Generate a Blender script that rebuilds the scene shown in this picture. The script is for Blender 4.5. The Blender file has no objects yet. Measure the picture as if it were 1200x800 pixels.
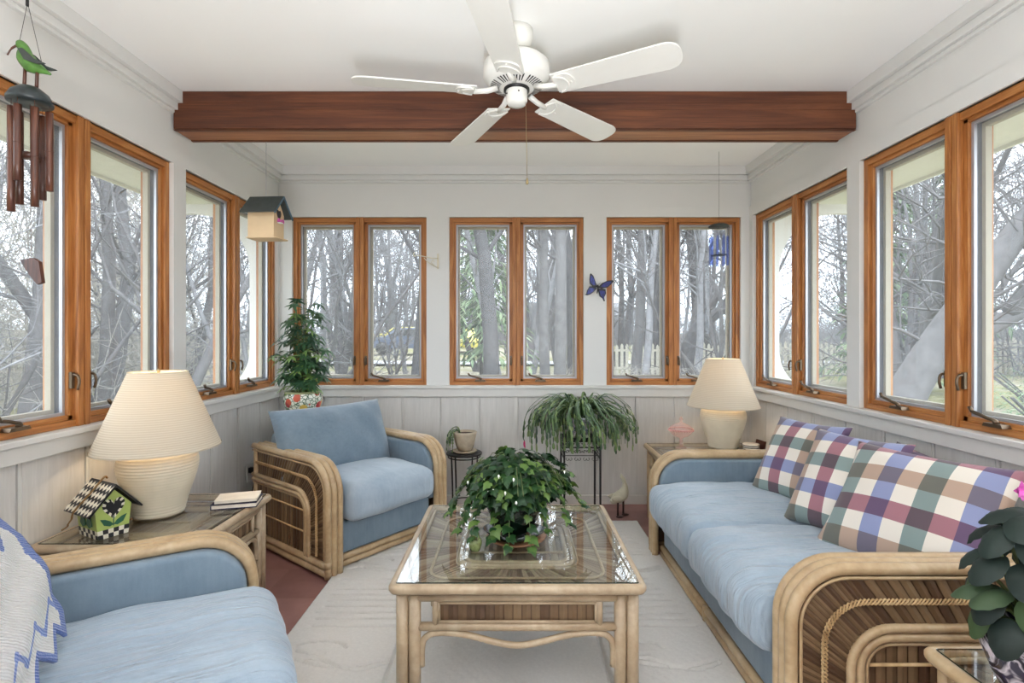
import bpy, bmesh, math, random
import numpy as np
from mathutils import Vector, Matrix, Euler, Quaternion, noise

PI = math.pi
SC = bpy.context.scene
COL = SC.collection

# ------------------------------------------------------------------ camera, world, exposure
cam_d = bpy.data.cameras.new('camera')
cam_d.lens = 18.15; cam_d.sensor_width = 36.0
cam_d.shift_x = -2.0 / 1200; cam_d.shift_y = -5.0 / 1200
cam_d.clip_start = 0.02; cam_d.clip_end = 400
cam = bpy.data.objects.new('camera', cam_d); COL.objects.link(cam)
cam.location = (0, 0, 1.22); cam.rotation_euler = (PI / 2, 0, 0)
SC.camera = cam

world = bpy.data.worlds.new('overcast_sky'); SC.world = world
world.use_nodes = True
wn = world.node_tree; wn.nodes.clear()
w_out = wn.nodes.new('ShaderNodeOutputWorld'); w_bg = wn.nodes.new('ShaderNodeBackground')
w_tc = wn.nodes.new('ShaderNodeTexCoord'); w_sep = wn.nodes.new('ShaderNodeSeparateXYZ')
w_rmp = wn.nodes.new('ShaderNodeValToRGB')
w_rmp.color_ramp.elements[0].position = 0.0; w_rmp.color_ramp.elements[0].color = (0.74, 0.84, 0.96, 1)
w_rmp.color_ramp.elements[1].position = 0.9; w_rmp.color_ramp.elements[1].color = (0.92, 0.965, 1.0, 1)
wn.links.new(w_tc.outputs['Generated'], w_sep.inputs[0]); wn.links.new(w_sep.outputs[2], w_rmp.inputs[0])
wn.links.new(w_rmp.outputs[0], w_bg.inputs[0]); wn.links.new(w_bg.outputs[0], w_out.inputs[0])
w_bg.inputs[1].default_value = 4.4

SC.view_settings.view_transform = 'Standard'
SC.view_settings.look = 'None'
SC.view_settings.gamma = 1.0
SC.view_settings.use_curve_mapping = False
SC.view_settings.exposure = 1.0
SC.cycles.max_bounces = 16; SC.cycles.diffuse_bounces = 8; SC.cycles.transparent_max_bounces = 24
SC.cycles.glossy_bounces = 5; SC.cycles.transmission_bounces = 8
SC.cycles.caustics_reflective = False; SC.cycles.caustics_refractive = False
LAMP_W = 4.0
# unseen fill light added low behind the camera to brighten the ceiling
dl = bpy.data.lights.new('ceiling_fill_light', 'AREA'); dl.shape = 'RECTANGLE'; dl.size = 0.13; dl.size_y = 1.5; dl.energy = 60; dl.color = (0.97, 0.985, 1.0)
dlo = bpy.data.objects.new('ceiling_fill_light', dl); COL.objects.link(dlo); dlo.location = (0.02, -0.55, 0.72); dlo.rotation_euler = (math.radians(180), 0, 0)

# ------------------------------------------------------------------ materials
def srgb(r, g, b):
    def f(c):
        c /= 255.0
        return c / 12.92 if c <= 0.04045 else ((c + 0.055) / 1.055) ** 2.4
    return (f(r), f(g), f(b), 1.0)

class NT:
    def __init__(s, name):
        s.m = bpy.data.materials.new(name); s.m.use_nodes = True
        s.t = s.m.node_tree; s.t.nodes.clear()
        s.out = s.t.nodes.new('ShaderNodeOutputMaterial')
    def n(s, typ, **kw):
        nd = s.t.nodes.new('ShaderNode' + typ)
        for k, v in kw.items():
            if k in ('operation', 'blend_type', 'data_type', 'wave_type', 'bands_direction', 'feature', 'noise_dimensions', 'attribute_name', 'distribution'):
                setattr(nd, k, v)
            else:
                nd.inputs[k.replace('_', ' ')].default_value = v
        return nd
    def l(s, a, b): s.t.links.new(a, b)
    def math(s, op, a, b=None, c=None):
        nd = s.t.nodes.new('ShaderNodeMath'); nd.operation = op
        for i, v in enumerate((a, b, c)):
            if v is None: continue
            if isinstance(v, (int, float)): nd.inputs[i].default_value = v
            else: s.l(v, nd.inputs[i])
        return nd.outputs[0]
    def ramp(s, fac, stops, const=False):
        nd = s.t.nodes.new('ShaderNodeValToRGB'); cr = nd.color_ramp
        if const: cr.interpolation = 'CONSTANT'
        while len(cr.elements) < len(stops): cr.elements.new(0.5)
        for e, (p, c) in zip(cr.elements, stops):
            e.position = p; e.color = c
        s.l(fac, nd.inputs[0]); return nd.outputs[0]
    def mix(s, fac, a, b, typ='MIX'):
        nd = s.t.nodes.new('ShaderNodeMix'); nd.data_type = 'RGBA'; nd.blend_type = typ
        for i, v in ((0, fac), (6, a), (7, b)):
            if isinstance(v, (int, float)): nd.inputs[i].default_value = v
            elif isinstance(v, tuple): nd.inputs[i].default_value = v
            else: s.l(v, nd.inputs[i])
        return nd.outputs[2]
    def coord(s, kind='Object', scale=(1, 1, 1), rot=(0, 0, 0)):
        tc = s.t.nodes.new('ShaderNodeTexCoord'); mp = s.t.nodes.new('ShaderNodeMapping')
        mp.inputs['Scale'].default_value = scale; mp.inputs['Rotation'].default_value = rot
        s.l(tc.outputs[kind], mp.inputs[0]); return mp.outputs[0]
    def noise(s, vec, scale, detail=4.0, rough=0.55, dist=0.0):
        nd = s.t.nodes.new('ShaderNodeTexNoise')
        nd.inputs['Scale'].default_value = scale; nd.inputs['Detail'].default_value = detail
        nd.inputs['Roughness'].default_value = rough; nd.inputs['Distortion'].default_value = dist
        s.l(vec, nd.inputs['Vector']); return nd.outputs[0]
    def attr(s, name='rnd'):
        nd = s.t.nodes.new('ShaderNodeAttribute'); nd.attribute_name = name; return nd.outputs['Fac']
    def bump(s, h, strength=0.3, dist=0.01):
        nd = s.t.nodes.new('ShaderNodeBump'); nd.inputs['Strength'].default_value = strength
        nd.inputs['Distance'].default_value = dist; s.l(h, nd.inputs['Height']); return nd.outputs[0]
    def pbr(s, color, rough=0.5, metal=0.0, normal=None, spec=0.5, coat=0.0, trans=0.0, sheen=0.0, subsurf=0.0):
        p = s.t.nodes.new('ShaderNodeBsdfPrincipled')
        if isinstance(color, tuple): p.inputs['Base Color'].default_value = color
        else: s.l(color, p.inputs['Base Color'])
        if isinstance(rough, (int, float)): p.inputs['Roughness'].default_value = rough
        else: s.l(rough, p.inputs['Roughness'])
        p.inputs['Metallic'].default_value = metal
        p.inputs['Specular IOR Level'].default_value = spec
        p.inputs['Coat Weight'].default_value = coat
        p.inputs['Transmission Weight'].default_value = trans
        p.inputs['Sheen Weight'].default_value = sheen
        if normal is not None: s.l(normal, p.inputs['Normal'])
        s.p = p; s.l(p.outputs[0], s.out.inputs[0]); return s.m

def plain(name, rgb, rough=0.5, metal=0.0, spec=0.5, var=0.08, scale=20.0, bump=0.0, coat=0.0):
    t = NT(name); v = t.coord('Object'); nz = t.noise(v, scale)
    a = tuple(min(1, c * (1 - var)) for c in rgb[:3]) + (1,); b = tuple(min(1, c * (1 + var)) for c in rgb[:3]) + (1,)
    c = t.ramp(nz, [(0.3, a), (0.7, b)])
    nrm = t.bump(nz, bump, 0.004) if bump else None
    return t.pbr(c, rough, metal, nrm, spec, coat)

def wood(name, dark, mid, light, axis='x', scale=1.0, rough=0.45, contrast=1.0, fine=1.0):
    t = NT(name)
    s = {'x': (1.2, 14, 14), 'y': (14, 1.2, 14), 'z': (14, 14, 1.2)}[axis]
    v = t.coord('Object', tuple(c * scale for c in s))
    n1 = t.noise(v, 1.6, 6, 0.6, 1.2)
    s2 = tuple(c * 6 * scale * fine if c > 2 else c * 2 for c in s)
    v2 = t.coord('Object', s2); n2 = t.noise(v2, 2.0, 3, 0.6)
    f = t.math('ADD', t.math('MULTIPLY', n1, 0.7), t.math('MULTIPLY', n2, 0.3))
    c = t.ramp(f, [(0.5 - 0.18 * contrast, dark), (0.5, mid), (0.5 + 0.16 * contrast, light)])
    return t.pbr(c, rough, 0, t.bump(n2, 0.15, 0.002))

M = {}
M['white_paint'] = plain('white_painted_wood', srgb(208, 206, 202), 0.45, var=0.02, scale=6, bump=0.05)
def board_mat():
    t = NT('white_painted_boards'); v = t.coord('Object', (22, 22, 1.6))
    n = t.noise(v, 3.0, 5, 0.6, 0.5)
    c = t.ramp(n, [(0.3, srgb(198, 196, 193)), (0.7, srgb(211, 209, 206))])
    return t.pbr(c, 0.5, 0, t.bump(n, 0.25, 0.004))
M['boards'] = board_mat()
M['ceiling'] = plain('ceiling_paint', srgb(240, 241, 241), 0.8, var=0.012, scale=2)
M['frieze'] = plain('frieze_paint', srgb(212, 212, 210), 0.7, var=0.012, scale=4)
M['cedar_z'] = wood('cedar_upright', srgb(128, 76, 36), srgb(168, 108, 56), srgb(196, 140, 82), 'z', 1.2)
M['cedar_x'] = wood('cedar_rail', srgb(128, 76, 36), srgb(168, 108, 56), srgb(196, 140, 82), 'x', 1.2)
M['beam'] = wood('stained_beam_wood', srgb(48, 22, 12), srgb(88, 46, 25), srgb(118, 70, 40), 'x', 0.55, 0.5, 1.15, 2.0)
M['alu'] = plain('grey_aluminium', srgb(176, 176, 182), 0.35, 0.5, var=0.03)
M['sash_dark'] = plain('sash_seal', srgb(92, 94, 100), 0.5, var=0.03)
M['sash_beige'] = plain('sash_cream', srgb(168, 160, 142), 0.5, var=0.03)
M['bronze'] = plain('bronze_hardware', srgb(104, 88, 72), 0.32, 0.75)
M['black_iron'] = plain('black_wrought_iron', srgb(34, 32, 32), 0.5, 0.3)
def tile_mat():
    t = NT('terracotta_floor_tiles'); v = t.coord('Object')
    sep = t.n('SeparateXYZ'); t.l(v, sep.inputs[0])
    S = 0.305
    fx = t.math('FRACT', t.math('DIVIDE', t.math('ADD', sep.outputs[0], 10.02), S))
    fy = t.math('FRACT', t.math('DIVIDE', t.math('ADD', sep.outputs[1], 10.09), S))
    ex = t.math('ABSOLUTE', t.math('SUBTRACT', fx, 0.5)); ey = t.math('ABSOLUTE', t.math('SUBTRACT', fy, 0.5))
    g = t.math('GREATER_THAN', t.math('MAXIMUM', ex, ey), 0.487)
    cell = t.n('CombineXYZ')
    t.l(t.math('FLOOR', t.math('DIVIDE', t.math('ADD', sep.outputs[0], 10.02), S)), cell.inputs[0])
    t.l(t.math('FLOOR', t.math('DIVIDE', t.math('ADD', sep.outputs[1], 10.09), S)), cell.inputs[1])
    wn_ = t.n('TexWhiteNoise'); t.l(cell.outputs[0], wn_.inputs[0])
    n = t.noise(v, 9, 5)
    f = t.math('ADD', t.math('MULTIPLY', wn_.outputs[0], 0.35), t.math('MULTIPLY', n, 0.65))
    c = t.ramp(f, [(0.25, srgb(138, 98, 95)), (0.75, srgb(166, 124, 118))])
    c = t.mix(g, c, srgb(150, 112, 104))
    h = t.math('SUBTRACT', 1.0, g)
    return t.pbr(c, 0.38, 0, t.bump(h, 0.4, 0.003))
M['tiles'] = tile_mat()
def glass_mat(name='window_glass', tint=(0.98, 1.0, 0.99, 1), ior=1.5):
    t = NT(name)
    tr = t.n('BsdfTransparent'); tr.inputs[0].default_value = tint
    gl = t.n('BsdfGlossy'); gl.inputs['Roughness'].default_value = 0.0
    lw = t.n('LayerWeight'); lw.inputs[0].default_value = 0.5
    f0 = ((ior - 1) / (ior + 1)) ** 2
    fr = t.math('MULTIPLY_ADD', t.math('POWER', lw.outputs[1], 5.0), 1.0 - f0, f0)
    mx = t.n('MixShader'); t.l(fr, mx.inputs[0]); t.l(tr.outputs[0], mx.inputs[1]); t.l(gl.outputs[0], mx.inputs[2])
    t.l(mx.outputs[0], t.out.inputs[0]); return t.m
M['glass'] = glass_mat()
M['tabletop_glass'] = glass_mat('table_glass', (0.93, 0.97, 0.955, 1), 2.35)
M['glass_edge'] = plain('green_glass_edge', srgb(24, 50, 48), 0.1, 0, 0.8)
def screen_mat():
    t = NT('insect_screen_mesh')
    tr = t.n('BsdfTransparent'); df = t.n('BsdfDiffuse'); df.inputs[0].default_value = (0.62, 0.64, 0.67, 1)
    tl = t.n('BsdfTranslucent'); tl.inputs[0].default_value = (0.62, 0.65, 0.70, 1)
    m1 = t.n('MixShader'); m1.inputs[0].default_value = 0.45
    t.l(df.outputs[0], m1.inputs[1]); t.l(tl.outputs[0], m1.inputs[2])
    m2 = t.n('MixShader'); m2.inputs[0].default_value = 0.15
    t.l(tr.outputs[0], m2.inputs[1]); t.l(m1.outputs[0], m2.inputs[2]); t.l(m2.outputs[0], t.out.inputs[0]); return t.m
M['screen'] = screen_mat()
def rattan_mat(name, a, b, c_, rough=0.38):
    t = NT(name); v = t.coord('Object')
    n1 = t.noise(v, 7, 3, 0.6, 0.8); n2 = t.noise(v, 55, 4, 0.6)
    f = t.math('ADD', t.math('MULTIPLY', n1, 0.72), t.math('MULTIPLY', n2, 0.28))
    c = t.ramp(f, [(0.32, a), (0.5, b), (0.68, c_)])
    return t.pbr(c, rough, 0, t.bump(n2, 0.12, 0.002), 0.5, 0.15)
M['rattan'] = rattan_mat('polished_rattan_pole', srgb(160, 132, 98), srgb(182, 156, 120), srgb(198, 174, 140))
M['rattan_grey'] = rattan_mat('whitewashed_rattan_pole', srgb(156, 134, 108), srgb(174, 153, 126), srgb(190, 172, 146))
M['braid'] = rattan_mat('braided_cane', srgb(160, 126, 84), srgb(196, 164, 118), srgb(216, 188, 144), 0.5)
def slat_mat(name, stops):
    t = NT(name); a = t.attr('rnd'); v = t.coord('Object'); n = t.noise(v, 60, 3)
    f = t.math('ADD', t.math('MULTIPLY', a, 0.8), t.math('MULTIPLY', n, 0.2))
    c = t.ramp(f, stops)
    return t.pbr(c, 0.45, 0, t.bump(n, 0.15, 0.002))
M['slats'] = slat_mat('brown_cane_slats', [(0.1, srgb(82, 60, 44)), (0.5, srgb(108, 84, 60)), (0.9, srgb(132, 108, 80))])
M['slats_grey'] = slat_mat('greyed_cane_slats', [(0.1, srgb(112, 92, 80)), (0.5, srgb(146, 126, 108)), (0.9, srgb(176, 160, 138))])
def fabric_mat(name, a, b, wr=0.0, wscale=(1, 1, 1), rough=0.85):
    t = NT(name); v = t.coord('Object'); n = t.noise(v, 6, 4, 0.6); n2 = t.noise(t.coord('Object', (1, 1, 1)), 300, 2)
    n3 = t.noise(t.coord('Object', (60, 60, 8)), 1.0, 3)
    f = t.math('ADD', t.math('MULTIPLY', n, 0.6), t.math('ADD', t.math('MULTIPLY', n2, 0.15), t.math('MULTIPLY', n3, 0.25)))
    c = t.ramp(f, [(0.35, a), (0.65, b)])
    nrm = None
    if wr:
        vw = t.coord('Object', wscale); w = t.noise(vw, 1.0, 3, 0.5, 0.6)
        nrm = t.bump(w, wr, 0.03)
    else:
        nrm = t.bump(n2, 0.1, 0.001)
    return t.pbr(c, rough, 0, nrm, 0.25, 0, 0, 0.3)
M['blue'] = fabric_mat('faded_blue_upholstery', srgb(104, 122, 138), srgb(126, 143, 157), 0.25, (4, 4, 4))
M['blue_seat'] = fabric_mat('light_blue_seat_cotton', srgb(146, 162, 178), srgb(166, 180, 193), 0.35, (7, 4, 4))
M['blue_sofa'] = fabric_mat('light_blue_crumpled_cotton', srgb(145, 162, 179), srgb(166, 181, 195), 0.9, (30, 3.0, 4))
def plaid_mat(name, swap=False, k=3.8):
    t = NT(name); v = t.coord('Object'); sep = t.n('SeparateXYZ'); t.l(v, sep.inputs[0])
    u, w = sep.outputs[0], sep.outputs[1]
    if swap: u, w = w, u
    W = srgb(240, 236, 230); MA = srgb(166, 112, 128); GR = srgb(132, 154, 156); BL = srgb(142, 154, 202); TA = srgb(188, 162, 146)
    def band(x, seq, off):
        fr = t.math('FRACT', t.math('ADD', t.math('MULTIPLY', x, k), off + 20))
        n = len(seq); return t.ramp(fr, [(i / n, c) for i, c in enumerate(seq)], True)
    a = band(u, [BL, W, GR, W], 0.38)
    b = band(w, [MA, W, TA, W, MA, W], 0.2) if False else band(w, [MA, W, TA, W], 0.3)
    c = t.mix(1.0, a, b, 'MULTIPLY')
    c = t.mix(0.12, c, srgb(150, 150, 150))
    hs = t.n('HueSaturation'); hs.inputs['Value'].default_value = 1.12; t.l(c, hs.inputs['Color'])
    n2 = t.noise(v, 400, 2)
    return t.pbr(hs.outputs[0], 0.85, 0, t.bump(n2, 0.15, 0.001), 0.2, 0, 0, 0.2)
M['plaid'] = plaid_mat('plaid_cotton'); M['plaid_swap'] = plaid_mat('plaid_cotton_turned', True, 4.1)
M['fan_white'] = plain('white_enamel', srgb(226, 226, 222), 0.35, var=0.01)
M['ceramic'] = plain('cream_stoneware', srgb(222, 212, 190), 0.4, var=0.05, scale=14)
def shade_mat():
    t = NT('linen_lamp_shade'); v = t.coord('Object', (1, 1, 1))
    w1 = t.n('TexWave', wave_type='BANDS', bands_direction='Z'); w1.inputs['Scale'].default_value = 38; t.l(v, w1.inputs[0])
    c = t.ramp(w1.outputs[1], [(0.0, (0.64, 0.57, 0.46, 1)), (1.0, (0.74, 0.68, 0.57, 1))])
    df = t.n('BsdfDiffuse'); tl = t.n('BsdfTranslucent'); t.l(c, df.inputs[0]); t.l(c, tl.inputs[0])
    b = t.bump(w1.outputs[1], 0.3, 0.002); t.l(b, df.inputs['Normal'])
    mx = t.n('MixShader'); mx.inputs[0].default_value = 0.26
    t.l(df.outputs[0], mx.inputs[1]); t.l(tl.outputs[0], mx.inputs[2]); t.l(mx.outputs[0], t.out.inputs[0]); return t.m
M['shade'] = shade_mat()
M['rug'] = plain('ivory_wool_rug', srgb(218, 216, 213), 0.95, var=0.04, scale=90, bump=0.2, spec=0.1)
def leaf_mat(name, a, b, c_, rough=0.4):
    t = NT(name); r = t.attr('rnd'); c = t.ramp(r, [(0.0, a), (0.55, b), (1.0, c_)])
    p = t.pbr(c, rough, 0, None, 0.5)
    tl = t.n('BsdfTranslucent'); t.l(c, tl.inputs[0]); mx = t.n('MixShader'); mx.inputs[0].default_value = 0.2
    t.l(t.p.outputs[0], mx.inputs[1]); t.l(tl.outputs[0], mx.inputs[2]); t.l(mx.outputs[0], t.out.inputs[0]); return p
M['ivy'] = leaf_mat('ivy_leaf', srgb(24, 50, 28), srgb(42, 80, 40), srgb(112, 142, 68))
M['cactus'] = leaf_mat('christmas_cactus_leaf', srgb(60, 84, 62), srgb(100, 128, 82), srgb(158, 176, 112))
M['schef'] = leaf_mat('umbrella_plant_leaf', srgb(46, 76, 56), srgb(72, 110, 72), srgb(140, 172, 92))
M['violet_leaf'] = leaf_mat('african_violet_leaf', srgb(30, 44, 40), srgb(44, 60, 54), srgb(74, 98, 58), 0.6)
M['stem'] = plain('plant_stem', srgb(92, 104, 60), 0.6)
M['pink'] = plain('pink_petal', srgb(206, 92, 176), 0.6, var=0.2, scale=60)
M['magenta'] = plain('magenta_bud', srgb(196, 52, 108), 0.5)
M['white_petal'] = plain('white_petal', srgb(236, 238, 232), 0.5)
M['dark_green_glaze'] = plain('dark_green_glaze', srgb(22, 38, 30), 0.12, 0, 0.6, var=0.3, scale=12)
M['soil'] = plain('potting_soil', srgb(62, 46, 36), 0.95, var=0.3, scale=80, bump=0.5)
M['beige_pot'] = plain('beige_stone_pot', srgb(176, 162, 142), 0.7, var=0.12, scale=30, bump=0.2)
M['light_wood'] = wood('brown_wood_plate', srgb(110, 72, 48), srgb(144, 102, 72), srgb(170, 126, 92), 'x', 1.5)
M['natural_pine'] = plain('natural_pine', srgb(208, 182, 146), 0.6, var=0.06, scale=9)
M['slate'] = plain('dark_green_slate_paint', srgb(58, 64, 62), 0.7, var=0.2, scale=40)
M['blue_grey'] = plain('blue_grey_paint', srgb(70, 96, 112), 0.6)
M['black'] = plain('black_paint', srgb(22, 21, 24), 0.4)
M['cream'] = plain('cream_paint', srgb(232, 226, 208), 0.5)
M['lime'] = plain('lime_green_paint', srgb(172, 190, 104), 0.4, var=0.06)
M['leaf_paint'] = plain('painted_leaf_green', srgb(40, 92, 66), 0.4, var=0.2)
M['twine'] = plain('brown_twine', srgb(128, 98, 62), 0.85)
M['bamboo_dark'] = wood('dark_bamboo', srgb(46, 26, 20), srgb(78, 44, 32), srgb(112, 70, 50), 'z', 2, 0.35)
M['duck'] = plain('pale_whitewashed_wood', srgb(196, 190, 168), 0.7, var=0.08, scale=25)
M['navy'] = plain('navy_cloth_cover', srgb(42, 40, 70), 0.6)
M['paper'] = plain('page_paper', srgb(226, 218, 204), 0.8)
M['wall_iron'] = plain('cream_painted_iron', srgb(206, 198, 176), 0.5)
def pressed():
    t = NT('pink_pressed_glass'); tr = t.n('BsdfTransparent'); tr.inputs[0].default_value = (0.97, 0.86, 0.85, 1)
    p = t.n('BsdfPrincipled'); p.inputs['Base Color'].default_value = srgb(232, 208, 204); p.inputs['Roughness'].default_value = 0.08
    mx = t.n('MixShader'); mx.inputs[0].default_value = 0.20; t.l(tr.outputs[0], mx.inputs[1]); t.l(p.outputs[0], mx.inputs[2]); t.l(mx.outputs[0], t.out.inputs[0]); return t.m
M['pink_glass'] = pressed()
M['pink_rim'] = plain('rose_glass_rim', srgb(206, 150, 148), 0.15, 0, 0.8)
M['brass'] = plain('aged_brass', srgb(168, 150, 112), 0.3, 0.8)

# ------------------------------------------------------------------ mesh builder
class MB:
    def __init__(s): s.v = []; s.f = []; s.m = []; s.s = []; s.r = []; s.X = None
    def add(s, vs, fs, m=0, smooth=False, r=None):
        o = len(s.v)
        if s.X is not None: vs = [s.X @ Vector(p) for p in vs]
        s.v.extend([tuple(p) for p in vs])
        rr = random.random() if r is None else r
        for f in fs:
            s.f.append([i + o for i in f]); s.m.append(m); s.s.append(smooth); s.r.append(rr)
    def box(s, a, b, m=0, r=None):
        x0, y0, z0 = a; x1, y1, z1 = b
        if x0 > x1: x0, x1 = x1, x0
        if y0 > y1: y0, y1 = y1, y0
        if z0 > z1: z0, z1 = z1, z0
        vs = [(x0, y0, z0), (x1, y0, z0), (x1, y1, z0), (x0, y1, z0), (x0, y0, z1), (x1, y0, z1), (x1, y1, z1), (x0, y1, z1)]
        s.add(vs, [(0, 3, 2, 1), (4, 5, 6, 7), (0, 1, 5, 4), (1, 2, 6, 5), (2, 3, 7, 6), (3, 0, 4, 7)], m, False, r)
    def tube(s, pts, r, n=8, m=0, closed=False, caps=True, rr=None, flat=None):
        pts = [Vector(p) for p in pts]; N = len(pts)
        if N < 2: return
        rad = r if isinstance(r, (list, tuple)) else [r] * N
        vs = []; fs = []
        def tan(i):
            if closed: d = pts[(i + 1) % N] - pts[i - 1]
            else: d = pts[min(i + 1, N - 1)] - pts[max(i - 1, 0)]
            return d.normalized() if d.length > 1e-9 else Vector((0, 0, 1))
        t0 = tan(0); up = Vector((0, 0, 1)) if abs(t0.z) < 0.9 else Vector((1, 0, 0))
        nx = (up - t0 * up.dot(t0)).normalized()
        for i in range(N):
            t = tan(i); nx = nx - t * nx.dot(t)
            nx = nx.normalized() if nx.length > 1e-6 else t.orthogonal().normalized()
            by = t.cross(nx)
            for k in range(n):
                a = 2 * PI * k / n
                e = nx * math.cos(a) + by * math.sin(a) * (flat if flat else 1)
                vs.append(pts[i] + e * rad[i])
        L = N if closed else N - 1
        for i in range(L):
            j = (i + 1) % N
            for k in range(n):
                k2 = (k + 1) % n
                fs.append((i * n + k, i * n + k2, j * n + k2, j * n + k))
        if caps and not closed:
            fs.append(tuple(range(n - 1, -1, -1))); fs.append(tuple((N - 1) * n + k for k in range(n)))
        s.add(vs, fs, m, True, rr)
    def lathe(s, prof, n=32, m=0, c=(0, 0, 0), smooth=True, rr=None):
        vs = []; fs = []
        for (r, z) in prof:
            for k in range(n):
                a = 2 * PI * k / n; vs.append((c[0] + r * math.cos(a), c[1] + r * math.sin(a), c[2] + z))
        for i in range(len(prof) - 1):
            for k in range(n):
                k2 = (k + 1) % n; fs.append((i * n + k, i * n + k2, (i + 1) * n + k2, (i + 1) * n + k))
        s.add(vs, fs, m, smooth, rr)
    def prism(s, poly, a, b, m=0, axis='y', r=None, smooth=False):
        # poly in the plane across `axis`, extruded from a to b
        def P(p, t): return {'y': (p[0], t, p[1]), 'x': (t, p[0], p[1]), 'z': (p[0], p[1], t)}[axis]
        n = len(poly); vs = [P(p, a) for p in poly] + [P(p, b) for p in poly]
        fs = [tuple(range(n - 1, -1, -1)), tuple(range(n, 2 * n))]
        fs += [(i, (i + 1) % n, n + (i + 1) % n, n + i) for i in range(n)]
        s.add(vs, fs, m, smooth, r)
    def ball(s, c, r, m=0, nu=12, nv=8, rr=None):
        rx, ry, rz = r if isinstance(r, (tuple, list)) else (r, r, r)
        vs = []; fs = []
        for j in range(nv + 1):
            t = PI * j / nv
            for i in range(nu):
                a = 2 * PI * i / nu
                vs.append((c[0] + rx * math.sin(t) * math.cos(a), c[1] + ry * math.sin(t) * math.sin(a), c[2] + rz * math.cos(t)))
        for j in range(nv):
            for i in range(nu):
                i2 = (i + 1) % nu; fs.append((j * nu + i, (j + 1) * nu + i, (j + 1) * nu + i2, j * nu + i2))
        s.add(vs, fs, m, True, rr)
    def build(s, name, mats, parent=None, loc=(0, 0, 0), rot=(0, 0, 0), bevel=0, fix=False):
        me = bpy.data.meshes.new(name); me.from_pydata(s.v, [], s.f)
        if not isinstance(mats, (list, tuple)): mats = [mats]
        for m in mats: me.materials.append(m)
        n = len(s.f)
        me.polygons.foreach_set('material_index', s.m); me.polygons.foreach_set('use_smooth', s.s)
        at = me.attributes.new('rnd', 'FLOAT', 'FACE'); at.data.foreach_set('value', s.r)
        me.update()
        if fix:
            bm = bmesh.new(); bm.from_mesh(me); bmesh.ops.recalc_face_normals(bm, faces=bm.faces); bm.to_mesh(me); bm.free()
        o = bpy.data.objects.new(name, me); COL.objects.link(o)
        o.parent = parent; o.location = loc; o.rotation_euler = rot
        if bevel:
            b = o.modifiers.new('bevel', 'BEVEL'); b.width = bevel; b.segments = 2; b.limit_method = 'ANGLE'; b.angle_limit = 0.9
        return o

def tag(o, label=None, cat=None, group=None, kind=None):
    if label: o['label'] = label
    if cat: o['category'] = cat
    if group: o['group'] = group
    if kind: o['kind'] = kind
    return o
def empty(name, loc=(0, 0, 0), rz=0.0, label=None, cat=None, group=None, kind=None):
    o = bpy.data.objects.new(name, None); COL.objects.link(o); o.empty_display_size = 0.05
    o.location = loc; o.rotation_euler = (0, 0, rz); return tag(o, label, cat, group, kind)
def copy_tree(o, parent=None):
    c = o.copy(); COL.objects.link(c); c.parent = parent
    for ch in list(KIDS.get(o.name, [])) or [x for x in o.children]: copy_tree(ch, c)
    return c
KIDS = {}
def catmull(P, n=8, closed=False):
    P = [Vector(p) for p in P]; out = []
    N = len(P); rng = range(N if closed else N - 1)
    for i in rng:
        p0 = P[(i - 1) % N] if closed or i > 0 else P[0] * 2 - P[1]
        p1 = P[i]; p2 = P[(i + 1) % N]
        p3 = P[(i + 2) % N] if closed or i + 2 < N else P[-1] * 2 - P[-2]
        for k in range(n):
            t = k / n
            out.append(0.5 * ((2 * p1) + (-p0 + p2) * t + (2 * p0 - 5 * p1 + 4 * p2 - p3) * t * t + (-p0 + 3 * p1 - 3 * p2 + p3) * t ** 3))
    if not closed: out.append(P[-1])
    return out
# ------------------------------------------------------------------ room shell
XL, XR, YB = -1.714, 1.725, 3.78
YF = -1.45
ZC = 2.46
Z_SILL, Z_HEAD = 0.868, 2.100
TH = 0.16
def structure(name, mb, mats, label, loc=(0, 0, 0), bevel=0, cat='wall', parent=None, rot=(0, 0, 0)):
    o = mb.build(name, mats, parent, loc, rot, bevel)
    tag(o, label, cat, None, 'structure'); return o

b = MB(); b.box((XL - 0.2, YF, -0.12), (XR + 0.2, YB + 0.16, 0.0)); structure('floor', b, M['tiles'], 'red terracotta tiled floor around the ivory rug', cat='floor')
b = MB(); b.box((XL - 0.2, YF, ZC), (XR + 0.2, YB + 0.16, ZC + 0.12)); structure('ceiling', b, M['ceiling'], 'smooth white ceiling with the fan', cat='ceiling')

W_BACK = [(-1.131, 0.985), (0.02, 0.985), (1.172, 0.985)]
W_LEFT = [(3.225, 1.05), (2.078, 1.05), (0.93, 1.05), (-0.22, 1.05)]
W_RIGHT = [(3.198, 1.05), (2.052, 1.05), (0.905, 1.05), (-0.24, 1.05)]

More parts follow.
